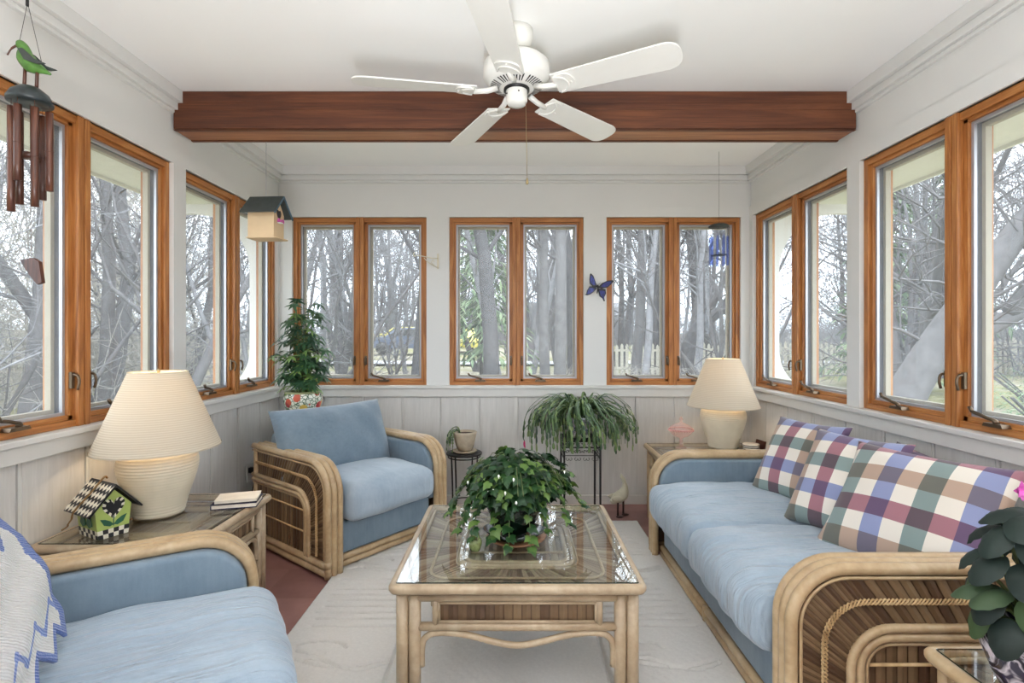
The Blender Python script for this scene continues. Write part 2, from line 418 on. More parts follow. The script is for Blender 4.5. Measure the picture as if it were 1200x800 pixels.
def wall(name, label, length0, length1, wins, to_world, faceboards=0.285, boff=0.0):
    """local u along the wall, w outwards from the inner face, z up"""
    b = MB()
    def bx(u0, u1, w0, w1, z0, z1, m=0):
        p = to_world(u0, w0, z0); q = to_world(u1, w1, z1); b.box(p, q, m)
    bx(length0, length1, 0.014, TH, 0, 0.80)                       # backing below the sill
    n = int((length1 - length0) / faceboards) + 3
    u = length0 - faceboards + (boff % faceboards)
    for i in range(n):                                             # wide boards with open v-joints
        a = max(length0, u + 0.004); c = min(length1, u + faceboards - 0.004)
        if c - a > 0.01: bx(a, c, 0.004, 0.02, 0.02, 0.79, 1)
        a2 = max(length0, u + 0.016)
        if a2 < length1 - .01: bx(a2, min(length1, a2 + 0.004), 0.0015, 0.02, 0.02, 0.79, 1)
        u += faceboards
    bx(length0, length1, 0.012, TH, Z_HEAD, ZC)                    # frieze
    bx(length0, length1, 0.0, 0.03, Z_HEAD, Z_HEAD + 0.076)        # header band
    edges = [length0]
    for (c, w) in sorted(wins): edges += [c - w / 2, c + w / 2]
    edges.append(length1)
    for i in range(0, len(edges), 2):
        if edges[i + 1] - edges[i] > 0.002: bx(edges[i], edges[i + 1], 0.0, TH, 0.80, Z_HEAD)
    structure(name, b, [M['frieze'], M['boards']], label)
    return bx
def tw_back(u, w, z): return (u, YB + w, z)
def tw_left(u, w, z): return (XL - w, u, z)
def tw_right(u, w, z): return (XR + w, u, z)
wall('wall_back', 'white panelled back wall holding three window pairs', XL - 0.05, XR + 0.05, W_BACK, tw_back, boff=0.09)
wall('wall_left', 'white panelled left wall behind the big table lamp', YF, YB, W_LEFT, tw_left, boff=0.1)
wall('wall_right', 'white panelled right wall behind the blue sofa', YF, YB, W_RIGHT, tw_right, boff=0.15)

def trim(name, label, to_world, a, b_, prof, m):
    mb = MB()
    for (w0, w1, z0, z1) in prof:
        mb.box(to_world(a, w0, z0), to_world(b_, w1, z1))
    structure(name, mb, M[m], label, bevel=0.003, cat='trim')
SILL = [(-0.034, 0.055, 0.846, 0.868), (-0.020, 0.012, 0.786, 0.846)]
SILLB = [(-0.034, 0.055, 0.846, 0.868), (-0.020, 0.012, 0.786, 0.846)]
trim('trim_1', 'white window sill board across the back wall', tw_back, XL, XR, SILLB, 'white_paint')
trim('trim_2', 'white window sill board along the left wall', tw_left, YF, YB - 0.035, SILL, 'white_paint')
trim('trim_3', 'white window sill board along the right wall', tw_right, YF, YB - 0.035, SILL, 'white_paint')
CROWN = [(-0.046, 0.02, 2.40, ZC), (-0.022, 0.02, 2.366, 2.40), (-0.006, 0.02, 2.35, 2.366)]
trim('trim_4', 'stepped crown moulding along the back wall', tw_back, XL, XR, CROWN, 'frieze')
trim('trim_5', 'stepped crown moulding along the left wall', tw_left, YF, YB, CROWN, 'frieze')
trim('trim_6', 'stepped crown moulding along the right wall', tw_right, YF, YB, CROWN, 'frieze')
BASE = [(-0.012, 0.015, 0, 0.066)]
trim('baseboard_back', 'low white baseboard under the back wall', tw_back, XL, XR, BASE, 'white_paint')
trim('baseboard_left', 'low white baseboard under the left wall', tw_left, YF, YB, BASE, 'white_paint')
trim('baseboard_right', 'low white baseboard under the right wall', tw_right, YF, YB, BASE, 'white_paint')
# wall behind the camera
b = MB()
b.box((XL - TH, YF - 0.12, 0), (XR + TH, YF, ZC))
structure('wall_front', b, M['white_paint'], 'plain white wall behind the camera')

# ------------------------------------------------------------------ windows
def window(name, to_rot, loc, Wd, label, near=True):
    H = Z_HEAD - Z_SILL
    root = empty(name, loc, to_rot, label, 'window', None, 'structure')
    f = MB(); h = Wd / 2; i0 = 0.022
    def fr(u0, u1, w0, w1, z0, z1, m): f.box((u0, w0, z0), (u1, w1, z1), m)
    fr(-h, -h + 0.030, i0, 0.135, 0, H, 0); fr(h - 0.030, h, i0, 0.135, 0, H, 0)
    fr(-h, h, i0 + .0005, 0.135, H - 0.032, H, 1); fr(-h, h, i0 + .0005, 0.135, 0, 0.026, 1)
    # stepped stops
    for s_ in (-1, 1):
        a, c = sorted((s_ * (h - 0.030), s_ * (h - 0.046))); fr(a, c, 0.036, 0.135, 0.026, H - 0.032, 0)
        a, c = sorted((s_ * 0.030, s_ * 0.052)); fr(a, c, 0.036, 0.135, 0.026, H - 0.032, 0)
    fr(-h + 0.046, h - 0.046, 0.036, 0.135, 0.026, 0.046, 1); fr(-h + 0.046, h - 0.046, 0.036, 0.135, H - 0.048, H - 0.032, 1)
    f.build('window_frame', [M['cedar_z'], M['cedar_x']], root, bevel=0.002)
    mu = MB(); mu.box((-0.030, 0.012, 0), (-0.003, 0.135, H)); mu.box((0.003, 0.012, 0), (0.030, 0.135, H)); mu.box((-0.004, 0.018, 0), (0.004, 0.13, H))
    mu.build('mullion', M['cedar_z'], root, bevel=0.002)
    for s_ in (-1, 1):
        ua, ub = sorted((s_ * 0.052, s_ * (h - 0.046))); za, zb = 0.046, H - 0.048
        sc_ = MB(); t = 0.012
        def ring(mb, w0, w1, t, ua, ub, za, zb, m=0):
            mb.box((ua, w0, za), (ua + t, w1, zb), m); mb.box((ub - t, w0, za), (ub, w1, zb), m)
            mb.box((ua + t, w0, za), (ub - t, w1, za + t), m); mb.box((ua + t, w0, zb - t), (ub - t, w1, zb), m)
        ring(sc_, 0.048, 0.060, t, ua, ub, za, zb)
        so = sc_.build('screen_frame', M['alu'], root)
        q = MB(); q.add([(ua + t, 0.054, za + t), (ub - t, 0.054, za + t), (ub - t, 0.054, zb - t), (ua + t, 0.054, zb - t)], [(0, 1, 2, 3)])
        q.build('insect_screen', M['screen'], so)
        sa = MB(); ring(sa, 0.060, 0.082, 0.008, ua, ub, za, zb, 1); ring(sa, 0.082, 0.106, 0.024, ua, ub, za, zb, 0)
        sao = sa.build('sash', [M['sash_beige'], M['sash_dark']], root)
        g = MB(); g.add([(ua + .024, 0.097, za + .024), (ub - .024, 0.097, za + .024), (ub - .024, 0.097, zb - .024), (ua + .024, 0.097, zb - .024)], [(0, 1, 2, 3)])
        g.build('glass_pane', M['glass'], sao)
        # folding crank on the bottom rail
        k = MB(); uc = s_ * (h * 0.5 + 0.02) if s_ < 0 else s_ * (h * 0.36)
        k.prism([(uc - 0.040, 0.027), (uc + 0.040, 0.027), (uc + 0.034, 0.040), (uc - 0.034, 0.040)], 0.0, 0.034)
        k.tube(catmull([(uc + 0.005, 0.014, 0.038), (uc + 0.002, 0.006, 0.052), (uc - 0.02, 0.0, 0.058), (uc - 0.045, -0.002, 0.066), (uc - 0.075, -0.002, 0.072)], 4), [0.010] * 4 + [0.007] * 12 + [0.006], 8)
        k.tube([(uc - 0.075, -0.003, 0.072), (uc - 0.088, -0.004, 0.090)], 0.007, 8)
        k.build('crank_handle', M['bronze'], root)
        l = MB(); ul = s_ * 0.041
        l.box((ul - 0.007, 0.024, 0.150), (ul + 0.007, 0.037, 0.215))
        l.tube(catmull([(ul, 0.026, 0.205), (ul, 0.006, 0.20), (ul, 0.0, 0.175), (ul, 0.006, 0.145)], 4), [0.0055] * 13, 6)
        l.build('latch', M['bronze'], root)
    return root
wi = 1
pos = ['leftmost', 'middle', 'rightmost']
for k, (c, w) in enumerate(W_BACK):
    window('window_%d' % wi, 0, (c, YB, Z_SILL), w, ['cedar casement window pair nearest the left corner of the back wall', 'cedar casement window pair behind the tall black plant stand', 'cedar casement window pair behind the candy dish and right lamp'][k]); wi += 1
LL = ['cedar casement pair on the left wall beside the umbrella plant', 'cedar casement pair on the left wall above the large lamp', 'cedar casement pair on the left wall beside the camera', 'cedar casement pair on the left wall behind the camera']
RL = ['cedar casement pair on the right wall beyond the white post', 'cedar casement pair on the right wall above the plaid pillows', 'cedar casement pair on the right wall beside the camera', 'cedar casement pair on the right wall behind the camera']
for k, (c, w) in enumerate(W_LEFT): window('window_%d' % wi, PI / 2, (XL, c, Z_SILL), w, LL[k]); wi += 1
for k, (c, w) in enumerate(W_RIGHT): window('window_%d' % wi, -PI / 2, (XR, c, Z_SILL), w, RL[k]); wi += 1

# ------------------------------------------------------------------ ceiling beam
b = MB()
y0, y1 = 2.600, 2.760; zb = 2.262
def beam_board(x0, x1, z0, z1, ya, yb, m=0): b.box((x0, ya, z0), (x1, yb, z1), m)
beam_board(XL + 0.046, XR - 0.046, 2.40, ZC - 0.002, y0, y1)
beam_board(XL + 0.022, XR - 0.022, 2.366, 2.40, y0, y1)
beam_board(XL, XR, zb + 0.008, 2.366, y0, y1)
beam_board(XL, XR, zb + 0.003, zb + 0.008, y0 + 0.02, y1 - .02, 1)
beam_board(XL, XR, zb, zb + 0.005, y0, y0 + 0.022)
beam_board(XL, XR, zb - 0.002, zb + 0.005, y1 - 0.020, y1, 0)
structure('trim_7', b, [M['beam'], wood('beam_underside', srgb(110, 62, 38), srgb(150, 96, 62), srgb(176, 120, 82), 'x', 0.55)], 'dark stained wooden beam across the ceiling', bevel=0.002, cat='beam')

# ------------------------------------------------------------------ eaves and porch panels outside
b = MB()
for (xa, xb) in ((XL - 0.95, XL - 0.10), (XR + 0.10, XR + 0.95)):
    b.box((xa, YF - 0.3, 2.26), (xb, YB + 0.35, 2.30))
b.box((XL - 0.95, YF - .3, 2.24), (XL - 0.93, YB + .35, 2.46)); b.box((XR + 0.93, YF - .3, 2.24), (XR + 0.95, YB + .35, 2.46))
b.box((XL - 0.95, YB + 0.12, 2.31), (XR + 0.95, YB + 0.35, 2.35))
M['soffit'] = plain('pale_green_soffit_paint', srgb(214, 215, 206), 0.8, var=0.03)
structure('trim_8', b, M['soffit'], 'pale green painted eaves outside the side windows', cat='eaves')
b = MB(); b.box((XL - 0.97, YF - .35, 2.47), (XR + 0.97, YB + 0.37, 2.60))
M['roofing'] = plain('grey_roofing', srgb(90, 88, 86), 0.9)
structure('trim_9', b, M['roofing'], 'grey roof slab over the sunroom', cat='roof')
def arch_panel(side, label):
    # white board with a large rounded opening standing outside the corner
    xa = (XR + 0.18) if side > 0 else (XL - 0.18)
    mb = MB()
    def add(poly, ya, yb):
        mb.prism([(xa + side * p[0], p[1]) for p in poly], ya, yb)
    ya, yb = YB + 0.02, YB + 0.06
    add([(0, 0.82), (0.05, 0.82), (0.05, 2.26), (0, 2.26)], ya, yb)
    R = 0.30; add([(0.05, 0.82), (0.05 + R, 0.82)] + [(0.05 + R - R * math.sin(t), 0.82 + R - R * math.cos(t)) for t in [PI / 2 * k / 12 for k in range(1, 13)]], ya, yb)
    R = 0.42; add([(0.05, 2.20)] + [(0.05 + R - R * math.cos(t), 2.13 - R + R * math.sin(t)) for t in [PI / 2 * k / 12 for k in range(13)]] + [(0.60, 2.13), (0.60, 2.20)], ya, yb)
    o = mb.build('porch_arch', M['white_paint'], fix=True); tag(o, label, 'porch panel', None, 'structure')
arch_panel(-1, 'white exterior panel with rounded opening outside the left corner')
arch_panel(1, 'white exterior panel with rounded opening outside the right corner')

# ------------------------------------------------------------------ rug (carved pile, real relief)
def rug():
    x0, x1, ya, yb = -0.917, 0.812, 0.35, 3.385; res = 0.0050
    nx = int((x1 - x0) / res); ny = int((yb - ya) / res)
    xs = np.linspace(x0, x1, nx); ys = np.linspace(ya, yb, ny)
    X, Y = np.meshgrid(xs, ys); D = np.full(X.shape, 9.0)
    rs = np.random.RandomState(4)
    def seg(ax, ay, bx, by):
        nonlocal D
        dx, dy = bx - ax, by - ay; L = dx * dx + dy * dy + 1e-9
        t = np.clip(((X - ax) * dx + (Y - ay) * dy) / L, 0, 1)
        D = np.minimum(D, np.hypot(X - ax - t * dx, Y - ay - t * dy))
    def poly(P):
        for a, c in zip(P[:-1], P[1:]): seg(a[0], a[1], c[0], c[1])
    for side in (-1, 1):
        xa = -0.87 if side < 0 else 0.36; xb = xa + 0.40
        for blk, yb0 in enumerate((0.55, 1.35, 2.15, 2.85)):
            for k in range(9):
                y = yb0 + k * 0.052; j = rs.uniform(-.03, .03)
                if y > 3.33: continue
                if (blk + (side > 0)) % 2 == 0 or True:
                    poly([(xa + abs(j), y), (xa + .2, y + .004 * math.sin(k * 2)), (xb - 0.012 * k + j * .3, y + .002)])
        for yb0 in (1.08, 1.90, 2.68):
            P = [(xa + 0.02 + 0.38 * t, yb0 + 0.035 * math.sin(t * 6.5)) for t in np.linspace(0, 1, 10)]
            poly(P); P = [(xa + 0.05 + 0.35 * t, yb0 + 0.03 - 0.05 * math.sin(t * 3.1)) for t in np.linspace(0, 1, 10)]
            poly(P)
            P = [(xa + .12 + .1 * math.cos(a), yb0 + .1 + .04 * math.sin(a)) for a in np.linspace(0, 5, 10)]; poly(P)
        for k in range(5):
            xx = side * 0.0 + (-0.41 if side < 0 else 0.31) + side * 0.0 + (k - 2) * 0.03
            poly([(xx - .03, 0.6), (xx + .02, 1.3)])
    for cy in (0.8, 1.5, 2.95):
        for k in range(4):
            P = [(0.30 * math.cos(a) * (1 - .22 * k), cy + 0.22 * math.sin(a * 2 if k % 2 else a) * (1 - .2 * k)) for a in np.linspace(0.2, 5.6, 22)]
            poly(P)
    poly([(-0.45, .4), (-0.45, 3.3)]); poly([(0.34, .4), (0.34, 3.3)])
    wob = 0.0015 * np.sin(X * 140) * np.sin(Y * 120)
    Z = 0.020 - 0.017 * (1 - np.clip((D - 0.0035) / 0.004, 0, 1)) + wob * 0.3 + 0.0003 * rs.randn(*X.shape)
    Z = np.where(((X < x0 + .004) | (X > x1 - .004) | (Y < ya + .004) | (Y > yb - .004)), 0.001, Z)
    V = np.stack([X, Y, Z], -1).reshape(-1, 3)
    idx = np.arange(nx * ny).reshape(ny, nx)
    F = np.stack([idx[:-1, :-1], idx[:-1, 1:], idx[1:, 1:], idx[1:, :-1]], -1).reshape(-1, 4)
    me = bpy.data.meshes.new('rug'); me.vertices.add(len(V)); me.vertices.foreach_set('co', V.ravel())
    me.loops.add(F.size); me.loops.foreach_set('vertex_index', F.ravel().astype(np.int32))
    me.polygons.add(len(F)); me.polygons.foreach_set('loop_start', (np.arange(len(F)) * 4).astype(np.int32))
    me.polygons.foreach_set('use_smooth', np.ones(len(F), dtype=bool)); me.update(calc_edges=True); me.validate()
    me.materials.append(M['rug'])
    o = bpy.data.objects.new('area_rug', me); COL.objects.link(o)
    tag(o, 'ivory wool rug with carved lines under the coffee table', 'rug')
rug()
RUGZ = 0.02
# ------------------------------------------------------------------ rattan furniture helpers
def hook(d, zt, R, L, zb=0.0, r=None, nv=10, na=10, nh=10):
    """front edge up, round the corner, back along the top; inset d. returns (y, z) points"""
    rr = max(R - d, 0.012) if r is None else r
    P = [(d, zb + (zt - d - rr - zb) * i / nv) for i in range(nv)]
    for i in range(na + 1):
        a = PI - PI / 2 * i / na; P.append((d + rr + rr * math.cos(a), zt - d - rr + rr * math.sin(a)))
    for i in range(1, nh + 1): P.append((d + rr + (L - d - rr) * i / nh, zt - d))
    return P
def braid(mb, pts, r=0.0035, amp=0.005, pitch=0.024, strands=3, closed=False):
    P = [Vector(p) for p in pts]; seg = [0.0]
    for a, c in zip(P[:-1], P[1:]): seg.append(seg[-1] + (c - a).length)
    L = seg[-1]; n = max(8, int(L / (pitch / 6))); 
    def at(s_):
        for i in range(len(seg) - 1):
            if s_ <= seg[i + 1] or i == len(seg) - 2:
                t = (s_ - seg[i]) / max(1e-9, seg[i + 1] - seg[i]); return P[i].lerp(P[i + 1], t), (P[i + 1] - P[i]).normalized()
    pre = [at(L * i / n) for i in range(n + 1)]
    ref = Vector((0, 0, 1)) if abs(pre[0][1].z) < 0.9 and len({round(p.z, 3) for p in P}) == 1 else Vector((1, 0, 0))
    for k in range(strands):
        out = []
        for i, (p, t) in enumerate(pre):
            a = 2 * PI * (L * i / n) / pitch + 2 * PI * k / strands
            sd = t.cross(ref); sd.normalize()
            out.append(p + sd * amp * math.cos(a) + ref * amp * 0.5 * math.sin(a))
        mb.tube(out, r, 4)
def slat_strip(mb, A, B, n_each, to3, gap=0.12, bulge=0.003):
    """A, B: matching point lists; slats lie across from A to B. to3(p, lift) -> 3D"""
    for i in range(len(A) - 1):
        for k in range(n_each):
            t0 = (k + gap / 2) / n_each; t1 = (k + 1 - gap / 2) / n_each; tm = (t0 + t1) / 2
            def L_(P, t): return (P[i][0] + (P[i + 1][0] - P[i][0]) * t, P[i][1] + (P[i + 1][1] - P[i][1]) * t)
            vs = [to3(L_(A, t0), 0), to3(L_(A, tm), bulge), to3(L_(A, t1), 0), to3(L_(B, t0), 0), to3(L_(B, tm), bulge), to3(L_(B, t1), 0)]
            mb.add(vs, [(0, 1, 4, 3), (1, 2, 5, 4)], 0, False)
def resample(P, n):
    P = [Vector((p[0], p[1], 0)) for p in P]; s = [0]
    for a, c in zip(P[:-1], P[1:]): s.append(s[-1] + (c - a).length)
    out = []; j = 0
    for i in range(n + 1):
        d = s[-1] * i / n
        while j < len(s) - 2 and s[j + 1] < d: j += 1
        t = (d - s[j]) / max(1e-9, s[j + 1] - s[j]); q = P[j].lerp(P[j + 1], t); out.append((q.x, q.y))
    return out
def cushion_mesh(w, d, h, r, puff=0.1, seed=0, n=26, wr=0.0, sag=0.0, pleat=0.0, pleat_n=40):
    mb = MB(); hw, hd, hh = w / 2, d / 2, h / 2
    def mp(x, y, z):
        p = Vector((x * hw, y * hd, z * hh))
        q = Vector((max(-hw + r, min(hw - r, p.x)), max(-hd + r, min(hd - r, p.y)), max(-hh + r, min(hh - r, p.z))))
        e = p - q
        if e.length > 1e-9: p = q + e.normalized() * r
        px, py = p.x / hw, p.y / hd
        k = (1 - min(1, px * px)) * (1 - min(1, py * py))
        p.z += (1 if z > 0 else -0.3) * abs(p.z / hh) * puff * h * k ** 0.6
        fr = (1 - min(1, px * px)) * (1 - min(1, (p.z / hh) ** 2))
        if y < -0.5: p.y -= 0.10 * h * fr ** 0.5
        if wr:
            nv = noise.noise(Vector((p.x * 7 + seed * 9, p.y * 7, p.z * 7))) ; p += Vector((0, 0, 1)) * nv * wr
        if pleat:
            ff = max(0, 1 - max(0, (py + 1)) / 1.5)
            ph = p.x * pleat_n + 2.5 * noise.noise(Vector((p.x * 6, p.y * 4 + seed, 0))) * 2 + py * 5
            p.z += pleat * math.sin(ph) * (0.25 + ff) * (1 if z > 0 else 0)
            p.y += pleat * 0.8 * math.sin(ph) * ff * (1 if y < 0 else 0)
        return p
    m = 2 * (n // 2)
    nx = max(8, int(w / 0.012)) if pleat else n
    for ax in range(3):
        for sg in (-1, 1):
            nu, nv_ = {0: (n, 14), 1: (nx, 14), 2: (nx, n)}[ax]
            vs = []; fs = []
            for j in range(nv_ + 1):
                for i in range(nu + 1):
                    u = -1 + 2 * i / nu; v = -1 + 2 * j / nv_
                    c = {0: (sg, u, v), 1: (u, sg, v), 2: (u, v, sg)}[ax]
                    vs.append(mp(*c))
            for j in range(nv_):
                for i in range(nu):
                    a = j * (nu + 1) + i; q = (a, a + 1, a + nu + 2, a + nu + 1)
                    flip = (sg > 0) == (ax == 1)
                    fs.append(q[::-1] if flip else q)
            mb.add(vs, fs, 0, True, 0.5)
    return mb
def weld(o, dist=0.0005):
    bm = bmesh.new(); bm.from_mesh(o.data); bmesh.ops.remove_doubles(bm, verts=bm.verts, dist=dist)
    bmesh.ops.recalc_face_normals(bm, faces=bm.faces); bm.to_mesh(o.data); bm.free(); return o
def pillow_mesh(a, b_, T, seed=0, n=30, pinch=0.07, wr=0.006):
    mb = MB()
    for sg in (1, -1):
        vs = []; fs = []
        for j in range(n + 1):
            for i in range(n + 1):
                u = -1 + 2 * i / n; v = -1 + 2 * j / n
                x = a / 2 * u * (1 - pinch * (1 - v * v)); y = b_ / 2 * v * (1 - pinch * (1 - u * u))
                e = max(0, (1 - abs(u) ** 2.6)) * max(0, (1 - abs(v) ** 2.6))
                z = T / 2 * e ** 0.55
                z += wr * noise.noise(Vector((x * 9 + seed * 7, y * 9, sg * 3))) * min(1, e * 3)
                vs.append((x, y, sg * z))
        for j in range(n):
            for i in range(n):
                p = j * (n + 1) + i; q = (p, p + 1, p + n + 2, p + n + 1)
                fs.append(q if sg > 0 else q[::-1])
        mb.add(vs, fs, 0, True, 0.5)
    return mb

ZT = 0.585; RC = 0.175
def arm(parent, s, W, L, pole_mat, outer_detail=True):
    X = lambda k: s * (W / 2 - 0.018 - k * 0.033)
    mb = MB()
    for k in range(3):
        P = hook(0.018, ZT, RC, L, 0.0)
        mb.tube([(X(k), y, z) for (y, z) in P], 0.0178, 10)
        mb.tube([(X(k), L - 0.03, 0.0), (X(k), L - 0.03, ZT - 0.03)], 0.016, 8)
    fx = s * (W / 2 - 0.010)
    mb.tube([(fx, y, z) for (y, z) in hook(0.041, ZT, RC, L, 0.085)], 0.005, 6)
    for z in (0.022, 0.058): mb.tube([(s * (W / 2 - 0.014), 0.02, z), (s * (W / 2 - 0.014), L, z)], 0.0175, 10)
    for (d, r) in ((0.183, 0.0125), (0.209, 0.0125), (0.228, 0.005)):
        mb.tube([(fx - s * 0.002, y, z) for (y, z) in hook(d, ZT, RC, L, 0.07, max(0.045, 0.115 - (d - 0.183)))], r, 8)
    # cane wrap bands
    for zz in (0.05,):
        mb.tube([(X(0), 0.018, zz), (X(0), 0.018, zz + 0.035)], 0.0195, 10)
    a = mb.build('arm', pole_mat, parent)
    # slatted outer face
    sm = MB(); bx = s * (W / 2 - 0.022)
    A = hook(0.036, ZT, RC, L, 0.075, None, 16, 14, 22); B_ = hook(0.176, ZT, RC, L, 0.075, 0.11, 16, 14, 22)
    def to3(p, l): return (bx + s * (l + 0.004), p[0], p[1])
    slat_strip(sm, A, B_, 1, to3)
    n = int((L - 0.24) / 0.03)
    Bi = [(0.225 + (L - 0.225) * i / n, 0.075) for i in range(n + 1)]; Ai = [(0.225 + (L - 0.225) * i / n, ZT - 0.222) for i in range(n + 1)]
    slat_strip(sm, Ai, Bi, 1, to3)
    poly = hook(0.03, ZT, RC, L - 0.02, 0.06) + [(L - 0.02, 0.06)]
    sm.prism([(p[0], p[1]) for p in poly], bx - s * 0.006, bx, 0, 'x', 0.1)
    sm.build('slat_panel', M['slats'], a)
    br = MB(); mid = hook(0.108, ZT, RC, L - 0.03, 0.09, 0.12)
    braid(br, [(bx + s * 0.012, y, z) for (y, z) in mid], 0.003, 0.0075, 0.034)
    for zz in (0.30, 0.19):
        br.tube([(bx + s * 0.011, 0.235, zz), (bx + s * 0.011, L - 0.03, zz)], 0.005, 6)
    br.build('braid', M['braid'], a)
    # padded inner side
    pd = MB(); x0 = s * (W / 2 - 0.034); x1 = s * (W / 2 - 0.122)
    poly = hook(0.037, ZT, RC, L - 0.02, 0.22) + [(L - 0.02, 0.22)]
    pd.prism(poly, x0, x1, 0, 'x', smooth=False)
    po = pd.build('arm_pad', M['blue'], a, fix=True)
    bv = po.modifiers.new('bevel', 'BEVEL'); bv.width = 0.016; bv.segments = 4; bv.limit_method = 'ANGLE'; bv.angle_limit = 0.7
    for p in po.data.polygons: p.use_smooth = True
    return a
def seat_unit(name, W, L, loc, rz, label, cat, n_seat=1, back_z=0.64, seat_mat='blue_seat', pillow=(0.76, 0.45, 0.30, -0.035), pleat=0.0):
    root = empty(name, loc, rz, label, cat)
    arm(root, -1, W, L, M['rattan']); arm(root, 1, W, L, M['rattan'])
    r = MB(); xi = W / 2 - 0.10
    for z in (0.030, 0.062):
        if n_seat == 1: r.tube([(-xi, 0.055, z), (xi, 0.055, z)], 0.0165, 10)
        else:
            r.tube([(-xi, 0.055, z), (-0.004, 0.055, z)], 0.0165, 10); r.tube([(0.004, 0.055, z), (xi, 0.055, z)], 0.0165, 10)
    if n_seat > 1: r.tube([(0, 0.055, 0.012), (0, 0.055, 0.078)], 0.0185, 10)
    rb = MB(); rb.tube([(-xi, L - 0.03, 0.05), (xi, L - 0.03, 0.05)], 0.016, 8); rb.build('back_rail', M['rattan'], root)
    r.build('base_rail', M['rattan'], root)
    k = MB(); k.box((-xi, 0.060, 0.075), (xi, L - 0.12, 0.245)); k.build('seat_base', M['blue'], root, bevel=0.012)
    bk = MB(); bk.box((-xi - .01, L - 0.15, 0.10), (xi + .01, L - 0.035, back_z)); bo = bk.build('backrest', M['blue'], root, bevel=0.035)
    bo.modifiers['bevel'].segments = 5
    for p in bo.data.polygons: p.use_smooth = True
    cw = (2 * xi - 0.035) / n_seat
    for i in range(n_seat):
        cx = -xi + 0.0175 + cw * (i + 0.5)
        c = cushion_mesh(cw - 0.004, L - 0.15 + 0.03, 0.185, 0.062, 0.16, i + 3, 26, 0.008, pleat=pleat)
        weld(c.build('seat_cushion', M[seat_mat], root, (cx, (L - 0.15 - 0.03) / 2 + 0.0, 0.245 + 0.092)))
    if pillow:
        p = pillow_mesh(pillow[0], pillow[1], pillow[2], 5, pinch=0.05, wr=0.012)
        po = p.build('back_cushion', M['blue'], root, (pillow[3], L - (0.27 if W < 1 else 0.20), 0.578), (math.radians(69), math.radians(0), 0)); weld(po)
    return root
seat_unit('rattan_armchair', 0.84, 0.79, (-0.668, 2.889, 0.012), math.radians(52), 'rattan armchair with blue cushions standing in the far left corner', 'armchair')
seat_unit('rattan_loveseat', 1.36, 0.80, (-0.542, 1.206, 0.004), math.radians(120.8), 'rattan loveseat with blue cushions under the crocheted blanket', 'loveseat', 2, 0.62, 'blue_sofa', (0.40, 0.36, 0.13, 0.06), pleat=0.004)
seat_unit('rattan_sofa', 1.50, 0.93, (0.765, 2.19, 0.0), -PI / 2, 'two seat rattan sofa with crumpled blue cushions along the right wall', 'sofa', 2, 0.60, 'blue_sofa', False, 0.005)

# ------------------------------------------------------------------ plaid pillows on the sofa
def place_pillow(size, T, bl, br, lean, mat, seed, label, yaw_extra=0.0, roll=0.0, cz=0.0):
    """bl, br: bottom corners in plan (world x, y), left and right as seen from the room"""
    c = Vector(((bl[0] + br[0]) / 2, (bl[1] + br[1]) / 2, 0.442 + cz))
    ux = Vector((br[0] - bl[0], br[1] - bl[1], 0)).normalized()
    nrm = Vector((ux.y, -ux.x, 0))                       # towards the room
    if nrm.x > 0: nrm = -nrm
    up = (Vector((0, 0, 1)) * math.cos(lean) - nrm * math.sin(lean)).normalized()
    n3 = ux.cross(up)
    if roll:
        q = Quaternion(n3, roll); ux = q @ ux; up = q @ up
    mb = pillow_mesh(size[0], size[1], T, seed)
    o = mb.build('throw_pillow', M[mat]); weld(o)
    R = Matrix((ux, up, n3)).transposed().to_4x4()
    o.matrix_world = Matrix.Translation(c + up * (size[1] / 2 - 0.012)) @ R
    tag(o, label, 'pillow', 'plaid pillows on the sofa'); return o
place_pillow((0.39, 0.43), 0.15, (1.225, 2.68), (1.38, 2.31), math.radians(31), 'plaid_swap', 1, 'plaid pillow leaning at the far end of the sofa beside the padded arm')
place_pillow((0.40, 0.44), 0.15, (1.175, 2.26), (1.34, 1.88), math.radians(31), 'plaid_swap', 2, 'plaid pillow in the middle of the sofa between the two others')
place_pillow((0.53, 0.46), 0.15, (1.165, 1.965), (1.37, 1.52), math.radians(37), 'plaid', 3, 'widest plaid pillow nearest the camera on the sofa', cz=0.0)
mb = pillow_mesh(0.44, 0.44, 0.15, 9)
o = mb.build('throw_pillow', M['plaid']); weld(o); o.location = (1.53, 1.98, 0.57); o.rotation_euler = (math.radians(62), math.radians(4), math.radians(-88))
tag(o, 'plaid pillow tucked behind the others with one rolled corner showing', 'pillow', 'plaid pillows on the sofa')

